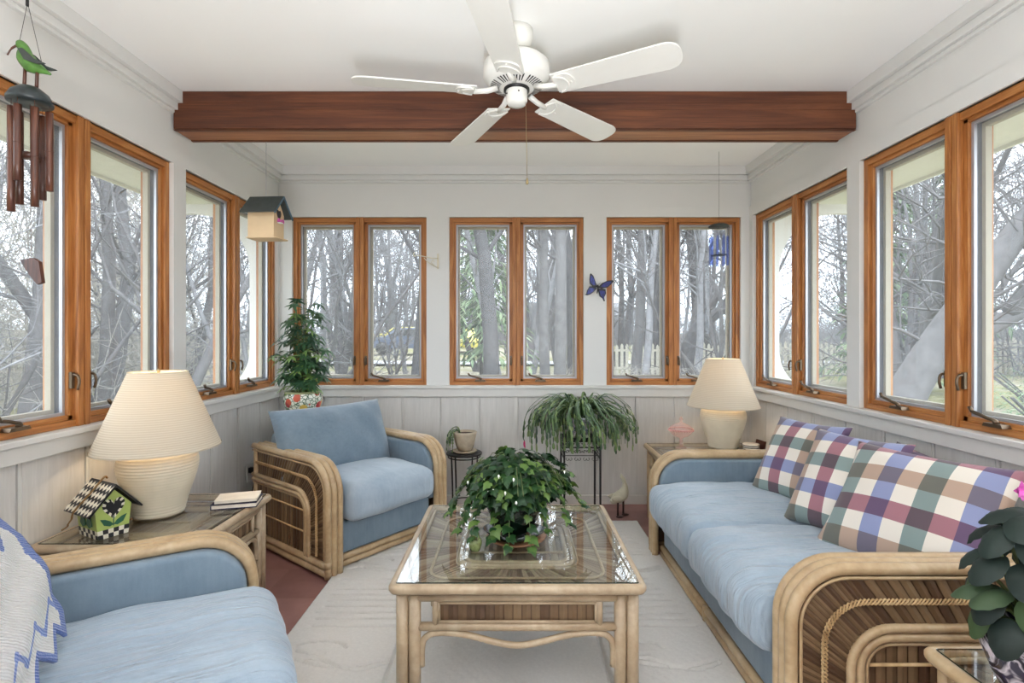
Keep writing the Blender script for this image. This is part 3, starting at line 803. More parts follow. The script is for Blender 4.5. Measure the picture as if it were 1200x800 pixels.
# ------------------------------------------------------------------ tables
def rrect(hx, hy, r, ns=12, nc=5):
    P = []
    for (sx, sy, a0) in ((1, -1, -PI / 2), (1, 1, 0), (-1, 1, PI / 2), (-1, -1, PI)):
        cx, cy = sx * (hx - r), sy * (hy - r)
        for k in range(nc + 1): a = a0 + PI / 2 * k / nc; P.append((cx + r * math.cos(a), cy + r * math.sin(a)))
        nxt = {(1, -1): (hx, hy - r), (1, 1): (-(hx - r), hy), (-1, 1): (-hx, -(hy - r)), (-1, -1): (hx - r, -hy)}[(sx, sy)]
        p = P[-1]
        for k in range(1, ns): t = k / ns; P.append((p[0] + (nxt[0] - p[0]) * t, p[1] + (nxt[1] - p[1]) * t))
    return P
def rattan_table(name, w, d, h, loc, label, rattan='rattan_grey', slats='slats_grey', big=True):
    root = empty(name, loc, 0, label, 'coffee table' if big else 'end table')
    hx, hy = w / 2, d / 2; zr = h - 0.020
    t = MB()
    t.tube([(x, y, zr) for (x, y) in rrect(hx - 0.017, hy - 0.017, 0.014, 6, 4)], 0.0165, 10, closed=True)
    t.tube([(x, y, zr - 0.002) for (x, y) in rrect(hx - 0.040, hy - 0.040, 0.014, 6, 4)], 0.008, 6, closed=True)
    t.build('top_frame', M[rattan], root)
    f = MB(); zs = h - 0.036
    ins = 0.205 if big else 0.15
    A = rrect(hx - 0.045, hy - 0.045, 0.012); B_ = rrect(hx - ins, hy - ins, 0.055)
    A.append(A[0]); B_.append(B_[0])
    slat_strip(f, A, B_, 2 if big else 1, lambda p, l: (p[0], p[1], zs + l))
    n = int(2 * (hx - ins) / 0.032)
    for i in range(n):
        x = -(hx - ins) + 0.02 + (2 * (hx - ins) - 0.04) * i / n; ww = (2 * (hx - ins) - 0.04) / n
        f.add([(x + .001, -(hy - ins) + .02, zs), (x + ww / 2, -(hy - ins) + .02, zs + .003), (x + ww - .001, -(hy - ins) + .02, zs), (x + .001, hy - ins - .02, zs), (x + ww / 2, hy - ins - .02, zs + .003), (x + ww - .001, hy - ins - .02, zs)], [(0, 1, 4, 3), (1, 2, 5, 4)])
    f.box((-hx + 0.03, -hy + 0.03, zs - 0.008), (hx - 0.03, hy - 0.03, zs - 0.001), 0, 0.2)
    fo = f.build('slat_top', M[slats], root)
    g = MB()
    for dd in (0, 0.022): g.tube([(x, y, zs + 0.006) for (x, y) in rrect(hx - ins - dd, hy - ins - dd, 0.055 - dd * .6, 6, 6)], 0.0105, 8, closed=True)
    g.tube([(x, y, zs + 0.004) for (x, y) in rrect(hx - ins + .014, hy - ins + .014, 0.065, 6, 6)], 0.004, 5, closed=True)
    P = rrect(hx - ins * .55, hy - ins * .55, 0.06, 8, 6); P.append(P[0]); braid(g, [(x, y, zs + 0.006) for (x, y) in P], 0.0026, 0.004, 0.02)
    for yy in ((-0.08, 0.08) if big else (0.0,)): braid(g, [(-(hx - ins - .03), yy, zs + .005), (hx - ins - .03, yy, zs + .005)], 0.0026, 0.004, 0.02)
    g.build('inlay_poles', M[rattan], fo)
    gl = MB(); a, c = hx - 0.026, hy - 0.026; z0, z1 = h - 0.009, h - 0.003
    vs = [(-a, -c, z0), (a, -c, z0), (a, c, z0), (-a, c, z0), (-a, -c, z1), (a, -c, z1), (a, c, z1), (-a, c, z1)]
    gl.add(vs, [(4, 5, 6, 7)], 0); gl.add(vs, [(0, 1, 5, 4), (1, 2, 6, 5), (2, 3, 7, 6), (3, 0, 4, 7)], 1)
    gl.build('glass_top', [M['tabletop_glass'], M['glass_edge']], root)
    # legs: three poles bound at each corner
    rl = 0.0205 if big else 0.018; o_ = hx - 0.022 - rl; q_ = hy - 0.022 - rl
    for sx in (-1, 1):
        for sy in (-1, 1):
            l = MB(); zt = h - 0.036
            l.tube([(sx * o_, sy * q_, 0), (sx * o_, sy * q_, zt)], rl, 10)
            l.tube([(sx * (o_ - 2 * rl + .002), sy * q_, 0), (sx * (o_ - 2 * rl + .002), sy * q_, zt - 0.012)], rl - .001, 10)
            l.tube([(sx * o_, sy * (q_ - 2 * rl + .002), 0), (sx * o_, sy * (q_ - 2 * rl + .002), zt - 0.012)], rl - .001, 10)
            l.build('leg', M[rattan], root)
    # aprons on four sides
    for (ax, half, off) in (('x', o_ - 3 * rl, q_), ('y', q_ - 3 * rl, o_)):
        for sg in (-1, 1):
            ap = MB()
            def P3(u, z, lift=0.0):
                return (u, sg * (off + lift), z) if ax == 'x' else (sg * (off + lift), u, z)
            za, zb_ = h - 0.055, h - 0.150
            ap.tube([P3(-half - rl * 2, za), P3(half + rl * 2, za)], 0.0155, 10)
            ap.tube([P3(-half - rl * 2, zb_), P3(half + rl * 2, zb_)], 0.0135, 10)
            pe = half - (0.055 if big else 0.045)
            for s2 in (-1, 1): ap.tube([P3(s2 * (pe + 0.012), za), P3(s2 * (pe + 0.012), zb_)], 0.0105, 8)
            z1_, z0_ = za - 0.016, zb_ + 0.014
            for zz in (z1_ - .003, z0_ + .003): ap.tube([P3(-pe, zz, 0.004), P3(pe, zz, 0.004)], 0.005, 6)
            for s2 in (-1, 1): ap.tube([P3(s2 * pe, z0_, 0.004), P3(s2 * pe, z1_, 0.004)], 0.005, 6)
            zh = zb_ - 0.020
            arch = [P3(-half - 0.012 * 0, h - 0.275), P3(-half + 0.000, h - 0.215), P3(-half + 0.012, zh - 0.015), P3(-half + 0.05, zh), P3(-half * 0.55, zh - 0.006), P3(-half * 0.2, zh - 0.032), P3(0, zh - 0.040),
                    P3(half * 0.2, zh - 0.032), P3(half * 0.55, zh - 0.006), P3(half - 0.05, zh), P3(half - 0.012, zh - 0.015), P3(half, h - 0.215), P3(half, h - 0.275)]
            ap.tube(catmull(arch, 5), 0.0105, 8)
            ao = ap.build('apron', M[rattan], root)
            sl = MB(); n = max(6, int(2 * pe / 0.029))
            Pa = [(-pe + 2 * pe * i / n, z1_) for i in range(n + 1)]; Pb = [(-pe + 2 * pe * i / n, z0_) for i in range(n + 1)]
            slat_strip(sl, Pa, Pb, 1, lambda p, l_: P3(p[0], p[1], l_ - 0.004))
            sl.add([P3(-pe, z1_, -.008), P3(pe, z1_, -.008), P3(pe, z0_, -.008), P3(-pe, z0_, -.008)], [(0, 1, 2, 3)], 0, False, .2)
            sl.build('slat_panel', M['slats'] , ao)
    return root
CT = 0.452
rattan_table('rattan_coffee_table', 0.815, 0.80, CT - RUGZ, (0.012, 1.998, RUGZ), 'square rattan coffee table with glass top on the ivory rug')
rattan_table('rattan_end_table', 0.58, 0.62, 0.50, (-1.405, 2.095, 0), 'rattan glass-topped end table under the large left lamp', big=False)
rattan_table('rattan_end_table', 0.72, 0.58, 0.50, (1.245, 3.265, 0), 'rattan glass-topped end table in the back right corner', rattan='rattan', big=False)
rattan_table('rattan_end_table', 0.58, 0.60, 0.50, (1.245, 0.925, 0), 'rattan glass-topped end table under the african violet', rattan='rattan', big=False)

# ------------------------------------------------------------------ ceiling fan
def fan():
    root = empty('ceiling_fan', (0.012, 2.09, ZC), 0, 'white five-blade ceiling fan hanging in front of the wooden beam', 'ceiling fan')
    c = MB(); c.lathe([(0, 0), (0.066, 0), (0.066, -0.03), (0.055, -0.065), (0.035, -0.082), (0.028, -0.086), (0, -0.086)], 28); c.build('canopy', M['fan_white'], root)
    d = MB(); d.lathe([(0.026, -0.082), (0.030, -0.09), (0.026, -0.105), (0.014, -0.106)], 16, 1); d.lathe([(0.012, -0.08), (0.012, -0.14)], 12, 0); d.build('downrod', [M['fan_white'], M['black']], root)
    m = MB(); m.lathe([(0, -0.075 - .035), (0.06, -0.112), (0.115, -0.125), (0.134, -0.142), (0.136, -0.19), (0.128, -0.200), (0.122, -0.206), (0.108, -0.222), (0.060, -0.236), (0, -0.236)], 40)
    mo = m.build('motor_housing', M['fan_white'], root)
    v = MB()
    for k in range(48):
        if k % 10 == 9: continue
        a = 2 * PI * k / 48; ca, sa = math.cos(a), math.sin(a)
        v.X = Matrix.Rotation(a, 4, 'Z')
        v.add([(0.070, -0.0020, -0.2345), (0.106, -0.0032, -0.2245), (0.106, 0.0032, -0.2245), (0.070, 0.0020, -0.2345)], [(0, 1, 2, 3)])
    v.X = None
    v.build('vent_slots', M['black'], mo)
    s_ = MB(); s_.lathe([(0.052, -0.236), (0.052, -0.245), (0.030, -0.246)], 24, 1); s_.lathe([(0.043, -0.243), (0.043, -0.285), (0.036, -0.300), (0.012, -0.306), (0, -0.306)], 28)
    for a in (0.2, 1.7, 3.6, 4.9): s_.ball((0.0435 * math.cos(a), 0.0435 * math.sin(a), -0.262), 0.0035, 1, 6, 4)
    s_.build('switch_housing', [M['fan_white'], M['black']], root)
    for k in range(5):
        a = math.radians(261 - 72 * k)
        bl = MB(); Z = -0.250; pit = math.radians(-12)
        R0, R1 = 0.165, 0.645; hw0, hw1 = 0.054, 0.068
        out = []
        for i in range(9): t = i / 8; out.append((R0 + (R1 - 0.06 - R0) * t, hw0 + (hw1 - hw0) * t))
        tip = [(R1 - 0.06 + 0.06 * math.sin(x), hw1 * math.cos(x) ** 0.7 if math.cos(x) > 0 else 0) for x in [PI / 2 * j / 8 for j in range(1, 9)]]
        up = out + tip; poly = up + [(x, -y) for (x, y) in reversed(up[:-1])]
        bl.X = Matrix.Rotation(a, 4, 'Z') @ Matrix.Translation((0, 0, Z)) @ Matrix.Rotation(pit, 4, 'X')
        bl.prism(poly, -0.003, 0.003, 0, 'z')
        bo = bl.build('blade', M['fan_white'], root, bevel=0.0015)
        ir = MB(); ir.X = bl.X
        plate = [(0.215 + 0.035 * math.cos(x) * 1.0, 0.050 * math.sin(x)) for x in [PI * j / 10 - PI / 2 for j in range(11)]]
        pl = [(0.185, -0.050)] + [(p[0], p[1]) for p in plate] + [(0.185, 0.050), (0.172, 0.03), (0.165, 0), (0.172, -0.03)]
        ir.prism(pl, -0.009, -0.003, 0, 'z')
        ir.tube([(0.08, 0, 0.012), (0.12, 0, -0.002), (0.175, 0, -0.008)], [0.012, 0.011, 0.010], 8)
        ir.tube(catmull([(0.178, -0.046, -0.009), (0.21, -0.030, -0.010), (0.222, 0, -0.010), (0.21, 0.030, -0.010), (0.178, 0.046, -0.009)], 5), 0.004, 6)
        for (x, y) in ((0.192, -0.038), (0.192, 0.038), (0.236, 0)): ir.ball((x, y, -0.010), 0.004, 0, 6, 4)
        ir.build('blade_bracket', M['fan_white'], bo)
    p = MB(); px, py = 0.036, -0.012
    p.tube([(px, py, -0.28), (px + .006, py, -0.60)], 0.0012, 5)
    p.lathe([(0, 0.012), (0.003, 0.010), (0.006, -0.006), (0.0055, -0.014), (0, -0.017)], 10, 0, (px + .006, py, -0.61))
    p.build('pull_chain', M['brass'], root)
fan()
# ------------------------------------------------------------------ table lamps
def lamp(loc, label):
    root = empty('table_lamp', loc, 0, label, 'lamp')
    prof = [(0, 0.0), (0.088, 0.0), (0.092, 0.006)]
    ctrl = [(0.092, 0.006), (0.100, 0.04), (0.114, 0.09), (0.130, 0.14), (0.141, 0.185), (0.143, 0.215), (0.134, 0.245), (0.108, 0.268), (0.070, 0.280), (0.046, 0.284), (0.044, 0.296)]
    P = catmull([(r, 0, z) for r, z in ctrl], 10)
    prof += [(p.x + 0.0011 * math.sin(p.z * 520), p.z) for p in P] + [(0.02, 0.298), (0, 0.298)]
    b = MB(); b.lathe(prof, 48); b.build('lamp_base', M['ceramic'], root)
    n = MB(); n.lathe([(0.008, 0.295), (0.008, 0.36), (0.018, 0.362), (0.018, 0.40), (0, 0.40)], 12)
    for a in (0, PI): n.tube(catmull([(0.02 * math.cos(a), 0, 0.32), (0.06 * math.cos(a), 0, 0.40), (0.06 * math.cos(a), 0, 0.50), (0.0, 0, 0.578)], 6), 0.0018, 5)
    n.build('harp', M['brass'], root)
    s = MB(); s.lathe([(0.225, 0.272), (0.104, 0.580)], 64); s.lathe([(0.222, 0.272), (0.1015, 0.580)], 64)
    s.lathe([(0.2255, 0.270), (0.2255, 0.276)], 64); s.lathe([(0.105, 0.576), (0.105, 0.582)], 64)
    s.build('lamp_shade', M['shade'], root)
    sp = MB()
    for k in range(3):
        a = 2 * PI * k / 3 + .4; sp.tube([(0, 0, 0.574), (0.103 * math.cos(a), 0.103 * math.sin(a), 0.576)], 0.0015, 5)
    sp.lathe([(0, 0.574), (0.005, 0.576), (0.006, 0.586), (0.003, 0.592), (0, 0.594)], 10)
    sp.build('finial', M['brass'], root)
    bulb = MB(); bulb.lathe([(0.013, 0.40), (0.018, 0.415), (0.030, 0.44), (0.032, 0.46), (0.022, 0.485), (0, 0.492)], 16)
    t = NT('glowing_bulb') if 'bulb' not in M else None
    if t:
        e = t.n('Emission'); e.inputs[0].default_value = (1.0, 0.72, 0.42, 1); e.inputs[1].default_value = 2.5; t.l(e.outputs[0], t.out.inputs[0]); M['bulb'] = t.m
    bulb.build('bulb', M['bulb'], root)
    ld = bpy.data.lights.new('lamp_light', 'POINT'); ld.energy = LAMP_W; ld.color = (1.0, 0.77, 0.50); ld.shadow_soft_size = 0.045
    lo = bpy.data.objects.new('lamp_light', ld); COL.objects.link(lo); lo.parent = root; lo.location = (0, 0, 0.455)
    bulb_o = [c for c in root.children if c.name.startswith('bulb')][0]; bulb_o.visible_shadow = True
    return root
lamp((-1.455, 2.115, 0.498), 'large cream ceramic lamp on the end table by the left wall')
lamp((1.372, 3.385, 0.498), 'lit cream lamp on the corner table by the candy dish')

# ------------------------------------------------------------------ small things on tables
# notebooks
b = MB(); b.box((-0.085, -0.06, 0), (0.085, 0.06, 0.020), 1); b.box((-0.088, -0.063, 0), (0.088, 0.063, 0.003)); b.box((-0.088, -0.063, 0.018), (0.088, 0.063, 0.021)); b.box((-0.089, -0.063, 0), (-0.085, 0.063, 0.021))
o = b.build('notebook', [M['navy'], M['paper']], None, (-1.195, 2.235, 0.498), (0, 0, 0.25)); tag(o, 'navy covered notebook beneath the cream notepad on the end table', 'book')
b = MB(); b.box((-0.080, -0.055, 0), (0.080, 0.055, 0.012), 0); b.box((-0.082, -0.057, 0.012), (0.082, 0.057, 0.0145), 0); b.box((-0.082, -0.057, -0.0015), (0.082, 0.057, 0.0015), 1)
o = b.build('notepad', [M['paper'], M['black']], None, (-1.190, 2.232, 0.5205), (0, 0, 0.30)); tag(o, 'cream notepad lying on the navy notebook', 'notepad')

# green painted birdhouse
def painted_birdhouse():
    root = empty('painted_birdhouse', (-1.512, 1.905, 0.498), math.radians(62), 'lime green birdhouse with harlequin roof and heart on the end table', 'birdhouse')
    # local x = gable width (left-right seen from the front), local -y = front
    W0, W1, D, H = 0.046, 0.058, 0.068, 0.108; HA = 0.172
    b = MB()
    def ring(z, w): return [(-w, -D, z), (w, -D, z), (w, D, z), (-w, D, z)]
    b.add(ring(0, W0) + ring(H, W1), [(0, 1, 5, 4), (1, 2, 6, 5), (2, 3, 7, 6), (3, 0, 4, 7), (3, 2, 1, 0)])
    b.add([(-W1, -D, H), (W1, -D, H), (0, -D, HA)], [(0, 1, 2)]); b.add([(-W1, D, H), (W1, D, H), (0, D, HA)], [(0, 2, 1)])
    body = b.build('house_body', M['lime'], root)
    ch = MB(); n = 6
    for row in range(2):
        z0 = row * 0.016; z1 = z0 + 0.016
        for (fa, cnt) in (('f', 6), ('b', 6), ('l', 8), ('r', 8)):
            for k in range(cnt):
                m = (k + row) % 2
                t0, t1 = -1 + 2 * k / cnt, -1 + 2 * (k + 1) / cnt; e = 0.0012
                w0 = W0 + (W1 - W0) * z0 / H + e; w1 = W0 + (W1 - W0) * z1 / H + e
                if fa == 'f': q = [(t0 * w0, -D - e, z0), (t1 * w0, -D - e, z0), (t1 * w1, -D - e, z1), (t0 * w1, -D - e, z1)]
                elif fa == 'b': q = [(t0 * w0, D + e, z0), (t1 * w0, D + e, z0), (t1 * w1, D + e, z1), (t0 * w1, D + e, z1)]
                else:
                    s = -1 if fa == 'l' else 1
                    q = [(s * w0, t0 * D, z0), (s * w0, t1 * D, z0), (s * w1, t1 * D, z1), (s * w1, t0 * D, z1)]
                ch.add(q, [(0, 1, 2, 3)], m)
    ch.build('checkered_band', [M['black'], M['cream']], body)
    def heart(s, cx, cz, n=28):
        out = []
        for k in range(n):
            a = 2 * PI * k / n; x = 16 * math.sin(a) ** 3; z = 13 * math.cos(a) - 5 * math.cos(2 * a) - 2 * math.cos(3 * a) - math.cos(4 * a)
            out.append((cx + s * x / 16, cz + s * z / 13))
        return out
    h = MB(); H1 = heart(0.036, 0, 0.106); H2 = heart(0.025, 0, 0.106)
    for k in range(28):
        j = (k + 1) % 28
        h.add([(H1[k][0], -D - .0015, H1[k][1]), (H1[j][0], -D - .0015, H1[j][1]), (H2[j][0], -D - .0015, H2[j][1]), (H2[k][0], -D - .0015, H2[k][1])], [(0, 1, 2, 3)], k % 2)
    h.prism(H2, -D - 0.002, -D - 0.0004, 0)
    h.build('painted_heart', [M['black'], M['cream']], body)
    lf = MB()
    for s in (-1, 1):
        lf.prism([(0, 0.045), (s * 0.012, 0.040), (s * 0.030, 0.048), (s * 0.042, 0.072), (s * 0.026, 0.068), (s * 0.010, 0.058)], -D - 0.0022, -D - 0.0006)
    lf.tube([(0, -D - .001, 0.076), (0, -D - .001, 0.040)], 0.0018, 5)
    for s in (-1, 1):
        for yy in (-.03, .015): lf.prism([(yy - .02, 0.05), (yy, .04), (yy + .02, .055), (yy + .012, .085), (yy - .008, .08)], s * (W1 + .0005 - .002), s * (W1 + .001), 0, 'x')
    lf.build('painted_leaves', M['leaf_paint'], body)
    r = MB(); E = 0.082; ez = 0.094; ap = 0.186
    for s in (-1, 1):
        a = (0, ap); c = (s * E, ez); dx, dz = c[0] - a[0], c[1] - a[1]; L = math.hypot(dx, dz); nx, nz = -dz / L * s, dx / L * s
        nx, nz = (abs(nx) * s, abs(nz)); t = 0.006; F = D + 0.022
        r.prism([(a[0], a[1] - 0.004), (c[0], c[1] - .004), (c[0] + nx * t, c[1] + nz * t - .004), (a[0], a[1] + t)], -F, F, 0)
        nu, nv = 8, 4                                     # harlequin diamonds
        for i in range(nu + 1):
            for j in range(nv):
                cy = -F + 2 * F * (i + (0.5 if j % 2 else 0)) / nu
                if cy > F or cy < -F: continue
                tt = (j + 0.5) / nv; hv = 0.5 / nv * 1.9; hu = F / nu
                def Q(y, t_): 
                    t_ = max(0, min(1, t_)); y = max(-F, min(F, y)); return (dx * t_ + nx * (t + .0012), y, ap + dz * t_ + nz * (t + .0012) + (-0.003))
                r.add([Q(cy - hu, tt), Q(cy, tt - hv / 2), Q(cy + hu, tt), Q(cy, tt + hv / 2)], [(0, 1, 2, 3)], 1)
    r.build('roof', [M['black'], M['cream']], root)
    tw = MB(); F = D
    tw.tube(catmull([(-0.09, 0.02, 0.075), (-0.085, .01, 0.105), (-0.04, -0.0, 0.160), (0.0, 0.0, 0.205), (0.012, 0.002, 0.200)], 6), 0.0035, 6)
    tw.tube(catmull([(-0.09, 0.02, 0.075), (-0.10, 0.02, 0.06), (-0.098, 0.03, 0.05), (-0.115, .03, .042)], 5), 0.003, 6)
    tw.build('twine_handle', M['twine'], root)
    pg = MB(); pg.tube([(0.05, -0.01, 0.02), (0.085, -0.02, 0.03)], 0.003, 6); pg.build('peg', M['light_wood'], root)
painted_birdhouse()

# hanging birdhouse
def hanging_birdhouse():
    root = empty('hanging_birdhouse', (-1.318, 2.748, 1.745), math.radians(-4), 'natural wood birdhouse with dark roof hanging by a chain from the beam', 'birdhouse')
    b = MB(); w, d, h = 0.070, 0.052, 0.128; ap = 0.215
    b.box((-w, -d, 0), (w, d, h)); b.box((-w - .008, -d - .004, -0.006), (w + .022, d + .004, 0.0))
    for x in (-w, w - .004): b.prism([(-d, h), (d, h), (0, ap - .01)], x, x + .004, 0, 'x')
    bo = b.build('house_body', M['natural_pine'], root)
    r = MB()
    for s in (-1, 1):
        r.prism([(0, ap), (s * 0.092, 0.118), (s * 0.095, 0.124), (0, ap + .009)], -w - 0.02, w + 0.028, 0, 'x')
        r.prism([(0, ap - .002), (s * 0.092, 0.112), (s * 0.094, 0.120), (0, ap + .008)], w + 0.026, w + 0.032, 1, 'x')
    r.build('roof', [M['slate'], M['blue_grey']], root)
    hh = MB(); P = []
    for k in range(24):
        a = 2 * PI * k / 24; P.append((0.022 * math.sin(a) ** 3, 0.125 + 0.026 * (13 * math.cos(a) - 5 * math.cos(2 * a) - 2 * math.cos(3 * a) - math.cos(4 * a)) / 13))
    hh.prism(P, w - 0.001, w + 0.002, 0, 'x'); hh.build('heart_hole', M['black'], bo)
    rb = MB(); rb.box((w + 0.002, -0.018, 0.078), (w + 0.018, 0.012, 0.083), 0)
    for s in (-1, 1): rb.tube(catmull([(w + .006, 0, 0.088), (w + .012, s * .02, 0.100), (w + .01, s * 0.028, 0.086), (w + .006, 0, 0.088)], 5), 0.004, 6, 1)
    rb.build('ribbon_perch', [M['white_petal'], M['pink']], bo)
    c = MB(); z = ap + 0.008; top = 2.262 - 1.745
    while z < top - 0.004:
        c.tube([(0, 0.003 * math.cos(a), z + 0.006 + 0.006 * math.sin(a)) if int(z * 100) % 2 else (0.003 * math.cos(a), 0, z + 0.006 + 0.006 * math.sin(a)) for a in [2 * PI * k / 8 for k in range(8)]], 0.0009, 4, closed=True); z += 0.011
    c.build('chain', M['alu'], root)
hanging_birdhouse()

# bamboo wind chime with hummingbird
def bamboo_chime():
    root = empty('bamboo_wind_chime', (-1.410, 1.505, 1.90), 0, 'bamboo wind chime topped by a green hummingbird by the left window', 'wind chime')
    d = MB(); d.lathe([(0, 0.052), (0.025, 0.046), (0.044, 0.030), (0.054, 0.010), (0.053, 0.0), (0, 0.004)], 28)
    d.build('coconut_cap', plain('dark_patterned_shell', srgb(36, 44, 46), 0.35, var=0.5, scale=70), root)
    tubes = [(-0.040, 0.010, 0.27), (-0.026, -0.03, 0.30), (0.004, -0.042, 0.215), (0.034, -0.022, 0.285), (0.042, 0.016, 0.23), (0.0, 0.04, 0.25)]
    for (x, y, L) in tubes:
        t = MB(); P = [(x, y, -0.02 - L * i / 4) for i in range(5)]; t.tube(P, 0.0095, 10)
        t.tube([(x, y, 0.004), (x, y, -0.022)], 0.0008, 4)
        t.ball((x, y, -0.02 - L * .5), (0.0108, 0.0108, 0.003)); t.build('chime_tube', M['bamboo_dark'], root)
    cl = MB(); cl.lathe([(0, -0.145), (0.022, -0.145), (0.022, -0.160), (0, -0.160)], 16); cl.tube([(0, 0, 0), (0.003, 0, -0.45)], 0.0008, 4); cl.build('clapper', M['bamboo_dark'], root)
    ws = MB(); ws.X = Matrix.Translation((0.004, 0, -0.46)) @ Matrix.Rotation(0.15, 4, 'Y')
    ws.prism([(-0.028, 0.0), (0.006, 0.012), (0.026, 0.004), (0.044, -0.055), (0.030, -0.062), (-0.004, -0.030)], -0.006, 0.006); ws.X = None
    ws.build('wind_catcher', M['bamboo_dark'], root)
    bd = MB()  # hummingbird body is one skin: body, head, tail in one lathe-like loft
    sp = catmull([(-0.038, 0, 0.170), (-0.028, 0, 0.172), (-0.016, 0, 0.160), (-0.012, 0, 0.135), (0.006, 0, 0.112), (0.032, 0, 0.100), (0.060, 0, 0.086)], 5)
    rr = []
    key = [0.004, 0.014, 0.013, 0.022, 0.023, 0.012, 0.003]
    for i in range(len(sp)):
        t = i / 5; k = min(int(t), 5); f = t - k; rr.append(key[k] * (1 - f) + key[min(k + 1, 6)] * f)
    bd.tube(sp, rr, 12); 
    bm = plain('hummingbird_green', srgb(74, 116, 50), 0.4, var=0.6, scale=30)
    bo = bd.build('hummingbird', bm, root)
    bk = MB(); bk.tube(catmull([(-0.040, 0, 0.170), (-0.055, 0, 0.160), (-0.066, 0, 0.142)], 5), [0.003] * 5 + [0.002] * 6, 6)
    for (x) in (-0.014, 0.022): bk.tube([(x, 0, 0.112), (x - .003, 0, 0.045)], 0.0045, 6)
    bk.build('beak_and_legs', M['bamboo_dark'], bo)
    wg = MB()
    for s in (-1, 1): wg.prism([(-0.016, 0.150), (-0.004, 0.152), (0.030, 0.120), (0.062, 0.108), (0.040, 0.106), (0.002, 0.118)], s * 0.016, s * 0.022)
    wg.build('wing', M['slate'], bo)
    h = MB()
    h.tube([(-0.030, 0, 0.185), (-0.008, 0, 0.290)], 0.0009, 4); h.tube([(0.034, 0, 0.120), (-0.006, 0, 0.290)], 0.0009, 4)
    h.tube([(-0.008, 0, 0.285), (-0.008, 0, 0.315)], 0.004, 6); h.tube([(-0.008, 0, 0.31), (-0.010, 0, 0.345)], 0.0012, 4)
    h.tube(catmull([(0.008, 0, 0.372), (0.012, 0, 0.352), (-0.002, 0, 0.342), (-0.014, 0, 0.356), (-0.014, 0, 0.40), (-0.008, 0, 0.46), (-0.012, 0, 0.56)], 6), 0.0014, 5)
    h.build('hanging_wire', M['black_iron'], root)
bamboo_chime()

# blue glass chime
def glass_chime():
    root = empty('blue_glass_wind_chime', (1.372, 3.45, 1.70), 0, 'blue glass strip wind chime hanging before the back right window', 'wind chime')
    gm = NT('cobalt_glass'); tr = gm.n('BsdfTransparent'); tr.inputs[0].default_value = (0.74, 0.80, 0.98, 1); df = gm.n('BsdfPrincipled'); df.inputs['Base Color'].default_value = (0.22, 0.28, 0.58, 1); df.inputs['Roughness'].default_value = 0.15
    mx = gm.n('MixShader'); mx.inputs[0].default_value = 0.2; gm.l(tr.outputs[0], mx.inputs[1]); gm.l(df.outputs[0], mx.inputs[2]); gm.l(mx.outputs[0], gm.out.inputs[0])
    d = MB(); d.lathe([(0, 0.275), (0.050, 0.272), (0.066, 0.262), (0.066, 0.256), (0, 0.256)], 24); d.build('top_disc', M['slate'], root)
    for k in range(9):
        a = 2 * PI * k / 9; x, y = 0.056 * math.cos(a), 0.056 * math.sin(a)
        g = MB(); g.box((x - 0.0075, y - 0.0015, 0.0), (x + 0.0075, y + 0.0015, 0.19)); g.tube([(x, y, 0.19), (x, y, 0.258)], 0.0005, 4)
        g.build('glass_strip', gm.m, root)
    s = MB(); s.tube([(0, 0, 0.27), (0, 0, ZC - 1.70)], 0.0008, 4); s.lathe([(0, .066), (0.05, 0.066), (0.05, 0.07), (0, 0.07)], 20); s.tube([(0, 0, 0.256), (0, 0, 0.066)], 0.0006, 4)
    s.build('cord', M['slate'], root)
glass_chime()

